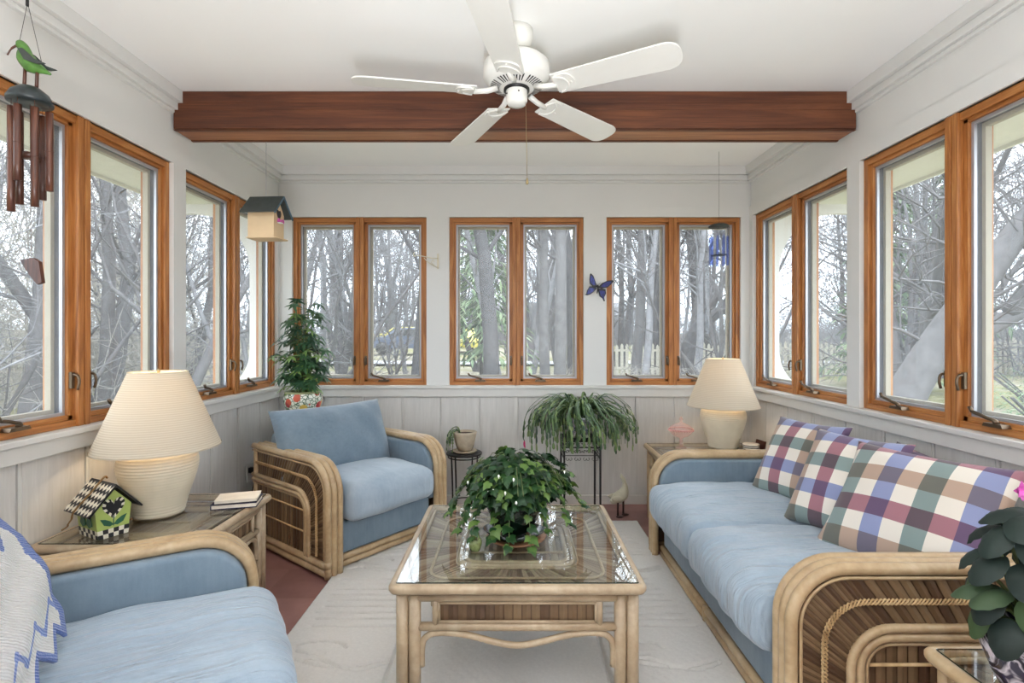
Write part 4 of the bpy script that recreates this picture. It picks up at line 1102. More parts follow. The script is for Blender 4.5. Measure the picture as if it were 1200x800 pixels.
# butterfly on the wall
def butterfly():
    root = empty('butterfly_ornament', (0.610, YB - 0.006, 1.578), 0, 'dark blue butterfly ornament on the post between two back windows', 'wall ornament')
    b = MB(); b.tube(catmull([(0.0, -0.012, 0.022), (0.004, -0.014, 0.0), (-0.004, -0.010, -0.042)], 5), [0.006, .007, .008, .008, .007, .006, .006, .005, .004, .003, .002], 8)
    b.tube(catmull([(0, -.014, .02), (-0.012, -.02, .035), (-0.018, -.022, .05)], 4), 0.001, 4); b.tube(catmull([(0, -.014, .02), (0.014, -.02, .032), (0.02, -.022, .042)], 4), 0.001, 4)
    b.build('butterfly_body', M['black'], root)
    wings = [[(-0.002, 0.006), (-0.012, 0.04), (-0.030, 0.088), (-0.050, 0.106), (-0.058, 0.098), (-0.062, 0.060), (-0.060, 0.030), (-0.03, 0.004)],
             [(-0.004, 0.0), (-0.03, 0.012), (-0.062, 0.010), (-0.080, -0.020), (-0.086, -0.045), (-0.098, -0.052), (-0.078, -0.056), (-0.050, -0.045), (-0.02, -0.022)],
             [(0.004, 0.004), (0.03, 0.034), (0.07, 0.052), (0.104, 0.054), (0.112, 0.046), (0.095, 0.024), (0.070, 0.002), (0.03, -0.006)],
             [(0.002, -0.004), (0.03, -0.004), (0.056, -0.010), (0.060, -0.040), (0.046, -0.070), (0.052, -0.096), (0.044, -0.098), (0.034, -0.076), (0.014, -0.060)]]
    for w in wings:
        wb = MB()
        def lift(p): return -0.012 - abs(p[0]) * 0.35
        cx = sum(p[0] for p in w) / len(w); cz = sum(p[1] for p in w) / len(w)
        n = len(w); vs = [(p[0], lift(p), p[1]) for p in w] + [(p[0], lift(p) + .0025, p[1]) for p in w]
        wb.add(vs, [tuple(range(n)), tuple(range(2 * n - 1, n - 1, -1))] + [(i, n + i, n + (i + 1) % n, (i + 1) % n) for i in range(n)], 0)
        inn = [(cx + (p[0] - cx) * .7, cz + (p[1] - cz) * .7) for p in w]
        for i in range(n):
            j = (i + 1) % n; q = [inn[i], inn[j], (cx + (inn[j][0] - cx) * .15, cz + (inn[j][1] - cz) * .15), (cx + (inn[i][0] - cx) * .15, cz + (inn[i][1] - cz) * .15)]
            q = [(a + (cx - a) * .04, c + (cz - c) * .04) for a, c in q]
            wb.add([(p[0], lift(p) - .0012, p[1]) for p in q], [(0, 1, 2, 3)], 1)
        wb.build('wing', [M['black'], M.setdefault('wing_blue', plain('iridescent_blue', srgb(44, 50, 118), 0.3, 0.2, var=0.5, scale=60))], root)
butterfly()

# scrolled wall bracket
b = MB()
b.box((0, -0.004, -0.055), (0.012, 0.004, 0.055)); b.tube([(0.006, -0.004, 0.020), (-0.03, -0.03, 0.018), (-0.13, -0.10, 0.030)], 0.0035, 6)
b.tube(catmull([(0.006, -0.006, -0.045), (-0.02, -0.02, -0.035), (-0.06, -0.045, -0.012), (-0.085, -0.06, 0.015)], 6), 0.003, 6)
b.tube(catmull([(-0.13, -0.10, 0.030), (-0.145, -0.11, 0.020), (-0.150, -0.115, 0.036), (-0.142, -0.11, 0.048)], 6), 0.0035, 6)
b.tube(catmull([(-0.02, -.02, -0.03), (-0.036, -.03, -0.012), (-0.026, -.022, 0.004), (-0.016, -.016, -0.008)], 6), 0.0025, 6)
o = b.build('scroll_bracket', M['wall_iron'], None, (-0.560, YB - 0.004, 1.775)); tag(o, 'small cream scroll bracket on the post between back windows', 'bracket')

# wall outlet with plug
b = MB(); b.box((-0.006, -0.035, -0.057), (0, 0.035, 0.057)); b.build
r = empty('wall_outlet', (XL + 0.006, 3.33, 0.345), 0, 'white wall outlet with black plug beside the corner armchair', 'outlet')
q = MB(); q.box((-0.004, -0.035, -0.057), (0.004, 0.035, 0.057)); q.build('cover_plate', M['white_paint'], r, bevel=0.002)
q = MB(); q.box((0.004, -0.016, 0.004), (0.034, 0.016, 0.036)); q.tube(catmull([(0.03, 0, 0.02), (0.05, 0, 0.0), (0.03, -.02, -0.12), (0.02, -.06, -0.33)], 6), 0.0035, 6); q.build('plug', M['black'], r)

# candy dish
def candy():
    root = empty('glass_candy_dish', (1.094, 3.375, 0.498), 0, 'pink footed glass candy dish with lid beside the lit lamp', 'candy dish')
    d = MB(); d.lathe([(0.034, 0.0), (0.034, 0.004), (0.012, 0.014), (0.008, 0.03), (0.012, 0.044), (0.008, 0.056), (0.016, 0.066), (0.050, 0.080), (0.074, 0.106), (0.077, 0.124)], 32); d.build('bowl', M['pink_glass'], root)
    rm = MB()
    rm.tube([(0.077 * math.cos(a), 0.077 * math.sin(a), 0.122) for a in [2 * PI * k / 32 for k in range(32)]], 0.0028, 6, closed=True)
    for k in range(28): a = 2 * PI * k / 28; rm.ball((0.079 * math.cos(a), 0.079 * math.sin(a), 0.116), 0.0042, 0, 6, 4)
    rm.build('beaded_rim', M['pink_rim'], root)
    l = MB(); l.lathe([(0.074, 0.124), (0.070, 0.136), (0.045, 0.152), (0.016, 0.164), (0.008, 0.168), (0.007, 0.176), (0.014, 0.186), (0.006, 0.198), (0, 0.206)], 32); l.build('lid', M['pink_glass'], root)
candy()
# coasters in a rack
r = empty('coaster_rack', (1.500, 3.245, 0.498), 0.15, 'dark wooden rack beside the stack of white coasters', 'coaster rack')
q = MB(); q.box((-0.06, -0.05, 0), (0.062, 0.05, 0.006)); q.build('rack_base', M['light_wood'], r)
q = MB(); q.prism([(0.044, 0.0), (0.052, 0.0), (0.066, 0.072), (0.056, 0.072)], -0.045, 0.045); q.build('rack_back', plain('dark_walnut', srgb(70, 32, 24), 0.4), r)
for k in range(4):
    q = MB(); q.lathe([(0, 0), (0.049, 0), (0.050, 0.002), (0.050, 0.008), (0.048, 0.010), (0, 0.010)], 28, 0); q.lathe([(0.0505, 0.0), (0.0505, 0.0035)], 28, 1)
    o = q.build('coaster', [M['paper'], M['black']], None, (1.492, 3.245, 0.506 + k * 0.0118)); tag(o, ['bottom coaster of the stack on the corner table', 'second coaster from the bottom of the corner table stack', 'third coaster from the bottom of the corner table stack', 'topmost white coaster of the stack beside the lit lamp'][k], 'coaster', 'stacked coasters')

# small green figurine on coffee table
def figurine():
    P = [(0, 0), (0.016, 0.0), (0.020, 0.008), (0.022, 0.020), (0.019, 0.034), (0.014, 0.044), (0.016, 0.052), (0.014, 0.062), (0.007, 0.070), (0.004, 0.078), (0, 0.084)]
    root = empty('green_figurine', (-0.140, 1.87, CT - 0.003), 0.2, 'small green ceramic bird figurine on the coffee table glass', 'figurine')
    b = MB(); b.lathe(P, 20); b.ball((0.012, -0.008, 0.030), (0.012, 0.012, 0.020)); b.ball((-0.012, -0.008, 0.022), (0.012, 0.012, 0.016)); b.ball((0.004, -0.012, 0.052), (0.011, 0.010, 0.011))
    b.build('figurine_body', plain('mottled_green_glaze', srgb(122, 134, 84), 0.25, var=0.35, scale=60), root)
    k = MB(); k.tube([(0.004, -0.02, 0.052), (0.004, -0.032, 0.050)], [0.004, 0.001], 6); k.build('beak', M['brass'], root)
figurine()

# wooden duck on the floor
def duck():
    root = empty('wooden_duck', (0.725, 3.52, 0.0), math.radians(8), 'pale wooden duck with dark feet standing on the tiles', 'duck figurine')
    b = MB()
    sp = catmull([(-0.070, 0, 0.110), (-0.052, 0, 0.108), (-0.020, 0, 0.125), (0.018, 0, 0.150), (0.034, 0, 0.190), (0.032, 0, 0.225), (0.022, 0, 0.252), (0.012, 0, 0.266), (0.006, 0, 0.290)], 5)
    key = [0.006, 0.022, 0.038, 0.040, 0.024, 0.013, 0.014, 0.013, 0.004]; rr = []
    for i in range(len(sp)):
        t = i / 5; k = min(int(t), 7); f = t - k; rr.append(key[k] * (1 - f) + key[k + 1] * f)
    b.tube(sp, rr, 12); b.build('duck_body', M['duck'], root)
    w = MB()
    for s in (-1, 1): w.ball((-0.028, s * 0.032, 0.130), (0.045, 0.010, 0.020))
    w.build('wing', M['duck'], root)
    f = MB()
    for (x, y) in ((-0.022, -0.018), (0.030, 0.018)):
        f.tube([(x, y, 0.11), (x, y, 0.008)], 0.007, 8); f.ball((x + .010, y - .01, 0.007), (0.026, 0.017, 0.007))
    f.build('feet', plain('dark_brown_feet', srgb(58, 34, 30), 0.5), root)
duck()

# crocheted blanket over the near armchair's back cushion
def afghan():
    t = NT('crocheted_wool'); at = t.attr('rnd')
    c = t.ramp(at, [(0.0, srgb(242, 238, 234)), (0.3, srgb(98, 124, 196)), (0.6, srgb(122, 146, 214)), (0.8, srgb(226, 190, 198))], True)
    v = t.coord('Object'); n = t.noise(v, 130, 3)
    w1 = t.n('TexWave', wave_type='BANDS', bands_direction='DIAGONAL'); w1.inputs['Scale'].default_value = 60; w1.inputs['Distortion'].default_value = 3; t.l(v, w1.inputs[0])
    h = t.math('ADD', n, w1.outputs[1]); m = t.pbr(c, 0.95, 0, t.bump(h, 0.7, 0.006), 0.1, 0, 0, 0.4)
    # local frame of the armchair: x across, y depth, z up
    mb = MB(); nu, nv = 100, 150; Wd = 0.52; u0 = -0.17
    path = catmull([(0.72, 0, 0.45), (0.71, 0, 0.66), (0.66, 0, 0.775), (0.60, 0, 0.795), (0.555, 0, 0.758), (0.515, 0, 0.69), (0.487, 0, 0.61), (0.465, 0, 0.52), (0.452, 0, 0.462)], 12)
    seg = [0.0]
    for a, c_ in zip(path[:-1], path[1:]): seg.append(seg[-1] + (c_ - a).length)
    LT = seg[-1]
    def at_(s):
        s = max(0, min(LT, s))
        for i in range(len(seg) - 1):
            if s <= seg[i + 1]:
                f = (s - seg[i]) / (seg[i + 1] - seg[i]); return path[i].lerp(path[i + 1], f), (path[i + 1] - path[i]).normalized()
        return path[-1], (path[-1] - path[-2]).normalized()
    def tri(x): x = x % 1.0; return 1 - abs(2 * x - 1)
    vs = []; cols = {}
    grid = []
    for j in range(nv + 1):
        for i in range(nu + 1):
            u = i / nu; v_ = j / nv
            zig = 0.050 * tri(u * 4.2 + .25)
            s = v_ * (LT - 0.062 + zig)
            p, tg = at_(s)
            x = u0 + Wd * u + 0.018 * math.sin(v_ * 30) * (u - .5)
            x += (0.020 * tri(v_ * 7.0) if u > 0.985 else 0)
            nn = Vector((0, -tg.z, tg.y)) if False else Vector((0, tg.z, -tg.x))
            off = 0.006 + 0.006 * noise.noise(Vector((x * 9, s * 9, 0))) + 0.004 * math.sin(s * 40 + x * 10)
            # outward normal in (y, z)
            ny, nz = tg.z, -tg.x
            if nz < 0 and tg.x < 0: ny, nz = -ny, -nz
            vs.append((x, p.x + (-abs(tg.z) if tg.z < 0 else abs(tg.z)) * off * 1.0, p.z + abs(tg.x) * off))
    fs = []; rr = []
    for j in range(nv):
        for i in range(nu):
            a = j * (nu + 1) + i; q = (a, a + 1, a + nu + 2, a + nu + 1)
            u = (i + .5) / nu; v_ = (j + .5) / nv
            zig = 0.050 * tri(u * 4.2 + .25)
            d = (1 - v_) * (LT - 0.062 + zig)            # distance from zigzag hem
            e = min(u, 1 - u) * Wd + 0.020 * tri(v_ * 7.0)
            col = 0.1
            if d < 0.020 or 0.062 < d < 0.080: col = 0.45 if d < 0.020 else 0.7
            elif 0.28 < d < 0.33: col = 0.45
            elif 0.33 < d < 0.36: col = 0.7
            elif 0.36 < d < 0.41: col = 0.9
            elif 0.50 < d < 0.54: col = 0.45
            if e < 0.030: col = 0.45
            mb.add([vs[k] for k in q], [(0, 1, 2, 3)], 0, True, col)
    th = math.radians(120.8)
    o = mb.build('crocheted_blanket', m, None, (-0.542, 1.206, 0.004), (0, 0, th)); weld(o, 0.0002)
    sol = o.modifiers.new('thickness', 'SOLIDIFY'); sol.thickness = 0.008; sol.offset = 0
    tag(o, 'white and blue crocheted blanket draped over the near left armchair', 'blanket')
afghan()
# ------------------------------------------------------------------ plants
def leaf(mb, pos, d, up, L, W, droop=0.2, fold=0.15, nseg=4, shape=0.45, m=0, r=None):
    d = d.normalized(); side = d.cross(up)
    if side.length < 1e-4: side = d.orthogonal()
    side.normalize(); up = side.cross(d).normalized()
    vs = []; fs = []
    for i in range(nseg + 1):
        t = i / nseg
        w = W / 2 * (math.sin(PI * min(1, t ** (shape * 1.4) * 1.0)) if 0 < t < 1 else 0.0) if shape else W / 2
        if t == 0: w = W * 0.06
        if t == 1: w = W * 0.03
        p = pos + d * (L * t) - Vector((0, 0, 1)) * (droop * L * t * t)
        lift = up * (fold * w)
        vs += [p - side * w + lift, p, p + side * w + lift]
    for i in range(nseg):
        a = i * 3; fs += [(a, a + 1, a + 4, a + 3), (a + 1, a + 2, a + 5, a + 4)]
    mb.add(vs, fs, m, True, r)
IVY = [(0, 0), (0.24, -0.12), (0.50, -0.02), (0.46, 0.20), (0.56, 0.38), (0.30, 0.56), (0.14, 0.82), (0, 1.06)]
def lobed(mb, pos, d, up, S, cup=0.12, r=None):
    d = d.normalized(); side = d.cross(up)
    if side.length < 1e-4: side = d.orthogonal()
    side.normalize(); up = side.cross(d).normalized()
    half = IVY; pts = half + [(-x, y) for (x, y) in reversed(half[1:-1])]
    vs = [pos + d * (0.35 * S)]
    for (x, y) in pts:
        vs.append(pos + side * (x * S) + d * (y * S) - up * (cup * S * (x * x + (y - .35) ** 2) * 2))
    n = len(pts); mb.add(vs, [(0, 1 + i, 1 + (i + 1) % n) for i in range(n)], 0, True, r)
rng = random.Random(11)
def ivy_plant():
    cx, cy, z0 = 0.002, 1.985, CT
    root = empty('potted_ivy_plant', (cx, cy, z0 - .003), 0, 'bushy green leafy plant in a dark glazed pot on the coffee table', 'potted plant')
    p = MB(); p.lathe([(0, 0.030), (0.050, 0.030), (0.060, 0.034), (0.088, 0.075), (0.108, 0.125), (0.114, 0.160), (0.112, 0.178), (0.100, 0.180), (0.098, 0.160), (0, 0.155)], 40)
    po = p.build('pot', M['dark_green_glaze'], root)
    s = MB()
    P = []
    s.lathe([(0, 0.018), (0.050, 0.018), (0.085, 0.022), (0.108, 0.036), (0.112, 0.036), (0.090, 0.016), (0.05, 0.012), (0, 0.012)], 40)
    so = s.build('saucer', M['dark_green_glaze'], root)
    for v in so.data.vertices:
        if v.co.z > 0.025:
            a = math.atan2(v.co.y, v.co.x); k = 1 + 0.10 * math.cos(4 * a + .5); v.co.x *= k; v.co.y *= k
    so2 = MB(); so2.lathe([(0, 0.150), (0.098, 0.150)], 24); so2.build('soil', M['soil'], po)
    f = MB(); st = MB()
    up0 = Vector((0, 0, 1))
    for k in range(1000):
        a = rng.uniform(0, 2 * PI); e = rng.uniform(-0.35, 1.0) ** 1 ; e = math.asin(max(-1, min(1, e)))
        rr = rng.uniform(0.72, 1.0) if rng.random() < 0.8 else rng.uniform(0.4, 0.7)
        wide = 0.192 * (1 - 0.25 * max(0, -e)); 
        lop = 1 + 0.16 * math.sin(3 * a + 1) + 0.10 * math.sin(5 * a)
        pos = Vector((wide * lop * rr * math.cos(e) * math.cos(a), wide * lop * rr * math.cos(e) * math.sin(a), 0.205 + 0.135 * rr * math.sin(e) * (1 + .12 * math.sin(4 * a))))
        out = Vector((math.cos(a) * math.cos(e), math.sin(a) * math.cos(e), math.sin(e)))
        d = Vector((math.cos(a + rng.uniform(-.9, .9)), math.sin(a + rng.uniform(-.9, .9)), rng.uniform(-1.0, -0.05)))
        n = (out + Vector((rng.uniform(-.5, .5), rng.uniform(-.5, .5), rng.uniform(0, .6)))).normalized()
        young = rng.random() < 0.12 + 0.25 * (rr > .93)
        lobed(f, pos, d, n, rng.uniform(0.026, 0.044) * (0.8 if young else 1), 0.25, rng.uniform(0.75, 1.0) if young else rng.uniform(0, 0.6))
    # trailing shoots
    for (a, L, dz) in ((PI * 1.06, 0.30, -0.10), (PI * 1.16, 0.27, -0.14), (PI * 1.24, 0.25, -0.16), (PI * 0.98, 0.26, -.04), (-0.10, 0.31, -0.08), (-0.35, 0.26, -0.13), (0.2, 0.27, -.05), (-1.2, 0.20, -0.19), (-1.7, 0.18, -0.19), (-0.8, 0.2, -.14), (-2.1, .18, -.16), (2.2, .28, -.05)):
        L *= 0.84; B0 = Vector((0.10 * math.cos(a), 0.10 * math.sin(a), 0.24)); B1 = Vector((L * .7 * math.cos(a), L * .7 * math.sin(a), 0.24)); B2 = Vector((L * math.cos(a), L * math.sin(a), 0.22 + dz))
        C = catmull([B0, B1, B2], 7); st.tube(C, 0.0018, 5)
        for i, q in enumerate(C[3:]):
            for _ in range(2):
                d = Vector((math.cos(a + rng.uniform(-1.4, 1.4)), math.sin(a + rng.uniform(-1.4, 1.4)), rng.uniform(-1.1, -.1)))
                L *= 1; lobed(f, q, d, Vector((math.cos(a) * .6, math.sin(a) * .6, 0.8)), rng.uniform(0.026, 0.046), 0.25, rng.uniform(0.3, 1.0))
    for k in range(26):
        a = rng.uniform(0, 2 * PI); st.tube(catmull([(0.03 * math.cos(a), 0.03 * math.sin(a), 0.15), (0.12 * math.cos(a), 0.12 * math.sin(a), 0.26 + .05 * rng.random()), (0.2 * math.cos(a), 0.2 * math.sin(a), 0.22)], 4), 0.0014, 4)
    fo = f.build('foliage', M['ivy'], root); st.build('stems', M['stem'], root)
    for k in range(9):
        w = MB()
        a = rng.uniform(-PI, 0.2); q = Vector((0.2 * math.cos(a), 0.2 * math.sin(a), rng.uniform(0.20, 0.30)))
        for j in range(4): b_ = 2 * PI * j / 4; leaf(w, q, Vector((math.cos(b_) * .5, math.sin(b_) * .5, -.8)), Vector((0, 0, 1)), 0.012, 0.006)
        w.build('flower', M['white_petal'], root)

    pl = MB(); pl.lathe([(0, 0.0), (0.09, 0.0), (0.112, 0.008), (0.114, 0.012), (0.088, 0.008), (0, 0.007)], 40)
    o = pl.build('wooden_plate', M['light_wood'], None, (cx + 0.008, cy, z0 - .003)); tag(o, 'round brown wooden plate under the dark pot on the coffee table', 'plate')
ivy_plant()

# iron plant stand + christmas cactus
def tall_stand():
    root = empty('wrought_iron_plant_stand', (0.448, 3.49, 0), 0, 'tall black wrought iron plant stand with scrollwork below the middle window', 'plant stand')
    h = 0.118; T = 0.545
    for sx in (-1, 1):
        for sy in (-1, 1):
            l = MB(); l.box((sx * h - .006, sy * h - .006, 0), (sx * h + .006, sy * h + .006, T)); l.build('leg', M['black_iron'], root)
    f = MB()
    for z in (0.03, T - 0.006, T - 0.045):
        for s in (-1, 1):
            f.box((-h, s * h - .004, z - .004), (h, s * h + .004, z + .004)); f.box((s * h - .004, -h, z - .004), (s * h + .004, h, z + .004))
    f.build('frame', M['black_iron'], root)
    t = MB(); t.box((-h, -h, T - .002), (h, h, T + .003)); t.build('stand_top', M['black_iron'], root)
    sc = MB()
    for side in range(4):
        sc.X = Matrix.Rotation(side * PI / 2, 4, 'Z')
        for k in range(4):
            x0 = -h + 0.012 + k * 0.057 + 0.013
            for (zz, fl) in ((T - 0.075, 1), (T - 0.118, -1)):
                for sg in (-1, 1):
                    P = []
                    for i in range(16):
                        a = i / 15 * 4.6; r = 0.0145 * (1 - i / 22); P.append((x0 + 0.006 + sg * (0.012 - r * math.cos(a)), -h, zz + fl * r * math.sin(a)))
                    sc.tube(P, 0.0017, 5)
        sc.box((-h, -h - .002, T - 0.1), (h, -h + .002, T - 0.096))
    sc.X = None; sc.build('scrollwork', M['black_iron'], root)
tall_stand()
def cactus(cx, cy, z0, spread, n, root_name, label, pot_fn, seed, hang, height, flower=True, bias=None):
    rg = random.Random(seed)
    root = empty(root_name, (cx, cy, z0), 0, label, 'potted plant'); pot_fn(root)
    f = MB()
    for k in range(n):
        a = rg.uniform(0, 2 * PI) if not bias else rg.gauss(bias[0], bias[1])
        L = rg.uniform(0.55, 1.0) * spread; e = rg.uniform(0.35, 1.0)
        top = height * e * rg.uniform(.7, 1.1)
        end = hang * rg.uniform(0.2, 1.0) 
        P = catmull([(0.03 * math.cos(a), 0.03 * math.sin(a), 0.11), (L * 0.45 * math.cos(a), L * .45 * math.sin(a), 0.13 + top), (L * .85 * math.cos(a), L * .85 * math.sin(a), 0.13 + top * .55), (L * math.cos(a + .1), L * math.sin(a + .1), 0.12 + top * .3 - end * .45), (L * 1.02 * math.cos(a + .12), L * 1.02 * math.sin(a + .12), 0.10 - end)], 6)
        # flattened, jointed segments
        i = 2
        tw = rg.uniform(0, PI)
        while i < len(P) - 2:
            p, q = P[i], P[i + 2]; d = q - p
            sd = Vector((math.cos(a + PI / 2 + rg.uniform(-.6, .6)), math.sin(a + PI / 2 + rg.uniform(-.6, .6)), rg.uniform(-.2, .2)))
            w = rg.uniform(0.007, 0.012)
            vs = []; 
            for t, kk in ((0, .35), (.3, .9), (.75, 1.0), (1.0, .4)):
                c = p + d * t; th = Vector(d).cross(sd).normalized() * 0.0016
                vs += [c - sd * w * kk, c + th, c + sd * w * kk, c - th]
            fs = []
            for s_ in range(3):
                for j in range(4): fs.append((s_ * 4 + j, s_ * 4 + (j + 1) % 4, s_ * 4 + 4 + (j + 1) % 4, s_ * 4 + 4 + j))
            f.add(vs, fs, 0, True, min(1, max(0, rg.gauss(0.45, .25)))); i += 2
    f.build('stems', M['cactus'], root)
    return root
def lace_pot(root):
    p = MB(); p.lathe([(0, 0.0), (0.062, 0.0), (0.066, 0.006), (0.050, 0.016), (0, 0.016)], 28, 0); p.lathe([(0, 0.012), (0.045, 0.012), (0.060, 0.05), (0.070, 0.10), (0.068, 0.12), (0.06, 0.118), (0, 0.105)], 32, 1)
    t = NT('blue_dotted_porcelain'); v = t.coord('Object', (1, 1, 1)); vo = t.n('TexVoronoi'); vo.inputs['Scale'].default_value = 75; t.l(v, vo.inputs[0])
    c = t.ramp(vo.outputs[0], [(0, srgb(40, 58, 120)), (0.36, srgb(40, 58, 120)), (0.42, srgb(226, 226, 232))]); t.pbr(c, 0.25)
    po = p.build('pot', [M['cream'], t.m], root)
cactus(0.448, 3.49, 0.549, 0.385, 185, 'christmas_cactus', 'large trailing christmas cactus on the tall iron plant stand', lace_pot, 3, 0.17, 0.16)
b = MB()
b.tube(catmull([(-0.33, 0, 0.10), (-0.375, 0, 0.05), (-0.385, 0, 0.00), (-0.375, 0, -0.03)], 5), 0.003, 5)
cc = [o for o in bpy.data.objects if o.name.startswith('christmas_cactus')][0]
b.build('trailing_shoot', M['cactus'], cc)
b = MB(); b.ball((-0.376, 0, -0.05), (0.007, 0.007, 0.022)); b.ball((-0.372, -.003, -0.068), (0.004, 0.004, 0.012)); b.build('flower_bud', M['magenta'], cc)

def round_stand():
    root = empty('round_plant_stand', (-0.337, 3.512, 0), 0.3, 'small round black iron plant stand beside the armchair', 'plant stand')
    t = MB(); t.lathe([(0, 0.425), (0.118, 0.425), (0.122, 0.430), (0.122, 0.436), (0.118, 0.439), (0, 0.439)], 36); t.build('stand_top', M['black_iron'], root)
    r = MB(); r.tube([(0.108 * math.cos(a), 0.108 * math.sin(a), 0.41) for a in [2 * PI * k / 28 for k in range(28)]], 0.0045, 6, closed=True); r.build('ring', M['black_iron'], root); r = MB(); r.tube([(0.095 * math.cos(a), 0.095 * math.sin(a), 0.10) for a in [2 * PI * k / 28 for k in range(28)]], 0.004, 6, closed=True); r.build('ring', M['black_iron'], root)
    for k in range(4):
        a = PI / 4 + k * PI / 2; l = MB(); l.tube(catmull([(0.106 * math.cos(a), 0.106 * math.sin(a), 0.425), (0.098 * math.cos(a), 0.098 * math.sin(a), 0.25), (0.096 * math.cos(a), 0.096 * math.sin(a), 0.08), (0.118 * math.cos(a), 0.118 * math.sin(a), 0.004)], 6), 0.0055, 6); l.build('leg', M['black_iron'], root)
round_stand()
def beige(root):
    p = MB(); p.lathe([(0, 0), (0.066, 0), (0.082, 0.012), (0.080, 0.016), (0.05, 0.012), (0, 0.012)], 32); p.build('saucer', M['beige_pot'], root)
    p = MB(); p.lathe([(0, 0.013), (0.046, 0.013), (0.062, 0.05), (0.074, 0.10), (0.080, 0.128), (0.082, 0.140), (0.072, 0.142), (0.069, 0.125), (0, 0.120)], 36); po = p.build('pot', M['beige_pot'], root)
    s = MB(); s.lathe([(0, 0.128), (0.069, 0.126)], 24); s.build('soil', M['soil'], po)
cactus(-0.332, 3.512, 0.438, 0.15, 9, 'potted_cactus', 'beige pot with a few trailing cactus stems on the small round stand', beige, 8, 0.14, 0.05, bias=(PI + .3, 0.5))

def corner_stand():
    root = empty('corner_plant_stand', (-1.435, 3.50, 0), 0.2, 'small round whitewashed pedestal in the left corner behind the armchair', 'plant stand')
    t = MB(); t.lathe([(0, 0.655), (0.165, 0.655), (0.175, 0.662), (0.178, 0.672), (0.170, 0.680), (0, 0.680)], 40)
    mt = plain('chipped_white_paint', srgb(196, 194, 186), 0.7, var=0.25, scale=45); t.build('pedestal_top', mt, root)
    c = MB(); c.lathe([(0, .02), (0.05, 0.02), (0.035, 0.08), (0.028, 0.2), (0.045, 0.35), (0.028, 0.5), (0.05, 0.655)], 24); c.build('column', mt, root)
    for k in range(3):
        a = 2 * PI * k / 3; l = MB(); l.tube(catmull([(0.03 * math.cos(a), 0.03 * math.sin(a), 0.12), (0.09 * math.cos(a), 0.09 * math.sin(a), 0.08), (0.15 * math.cos(a), 0.15 * math.sin(a), 0.012)], 6), 0.012, 8); l.build('foot', mt, root)
corner_stand()
def schefflera():
    root = empty('umbrella_plant', (-1.420, 3.48, 0.680), 0, 'umbrella plant in a fruit painted bowl on the corner pedestal', 'potted plant')
    t = NT('fruit_painted_majolica'); v = t.coord('Object'); vo = t.n('TexVoronoi'); vo.inputs['Scale'].default_value = 17; t.l(v, vo.inputs[0])
    sep = t.n('SeparateColor'); t.l(vo.outputs[1], sep.inputs[0])
    fruit = t.ramp(sep.outputs[0], [(0.0, srgb(196, 92, 70)), (0.3, srgb(96, 46, 60)), (0.5, srgb(104, 138, 66)), (0.7, srgb(222, 186, 92)), (0.85, srgb(170, 60, 60))], True)
    inside = t.math('LESS_THAN', vo.outputs[0], 0.42)
    vo2 = t.n('TexVoronoi'); vo2.feature = 'DISTANCE_TO_EDGE'; vo2.inputs['Scale'].default_value = 42; t.l(v, vo2.inputs[0])
    ln = t.math('LESS_THAN', vo2.outputs[0], 0.07)
    base = t.mix(ln, srgb(222, 222, 206), srgb(70, 100, 74)); c = t.mix(inside, base, fruit); t.pbr(c, 0.2, coat=0.4)
    p = MB(); p.lathe([(0, 0.0), (0.084, 0.0), (0.086, 0.010), (0.066, 0.014), (0, 0.014)], 32, 1)
    p.lathe([(0, 0.012), (0.066, 0.012), (0.090, 0.034), (0.114, 0.075), (0.124, 0.118), (0.122, 0.150), (0.116, 0.166)], 44, 0); p.lathe([(0.116, 0.166), (0.120, 0.178), (0.108, 0.180), (0.104, 0.16), (0, 0.155)], 44, 1)
    po = p.build('bowl', [t.m, M['leaf_paint'] if False else plain('olive_glaze_rim', srgb(150, 154, 108), 0.3)], root)
    s = MB(); s.lathe([(0, 0.160), (0.106, 0.158)], 24); s.build('soil', M['soil'], po)
    f = MB(); st = MB(); rg = random.Random(21)
    for k in range(11):
        a = rg.uniform(0, 2 * PI); lean = rg.uniform(0.03, 0.12); hh = [0.62, 0.60, 0.52, 0.5, 0.45, 0.40, 0.34, 0.30, 0.25, 0.2, .56][k]
        C = catmull([(0.03 * math.cos(a), 0.03 * math.sin(a), 0.155), (lean * .6 * math.cos(a), lean * .6 * math.sin(a), 0.155 + hh * .5), (lean * math.cos(a), lean * math.sin(a), 0.155 + hh)], 8)
        st.tube(C, 0.004, 6)
        for i in range(3, len(C), 1 if k % 2 else 2):
            for _ in range(2 if i % 3 == 0 else 1):
                b_ = rg.uniform(0, 2 * PI); pl = rg.uniform(0.06, 0.135)
                q = C[i] + Vector((math.cos(b_) * pl, math.sin(b_) * pl, rg.uniform(0.0, 0.05)))
                st.tube([C[i], (C[i] + q) / 2 + Vector((0, 0, .012)), q], 0.0015, 4)
                young = rg.random() < (0.5 if hh < .3 else .12)
                nl = rg.choice((6, 7, 8)); ax = Vector((math.cos(b_) * .5, math.sin(b_) * .5, 0.8)).normalized(); e1 = ax.orthogonal().normalized(); e2 = ax.cross(e1)
                col = rg.uniform(.8, 1) if young else rg.uniform(0, .55)
                for j in range(nl):
                    g = 2 * PI * j / nl; d = e1 * math.cos(g) + e2 * math.sin(g) + ax * rg.uniform(-.2, .15)
                    leaf(f, q, d, ax, rg.uniform(0.050, 0.074), 0.021, 0.25, 0.2, 3, 0.5, 0, col)
    f.build('foliage', M['schef'], root); st.build('stems', M['stem'], root)
schefflera()

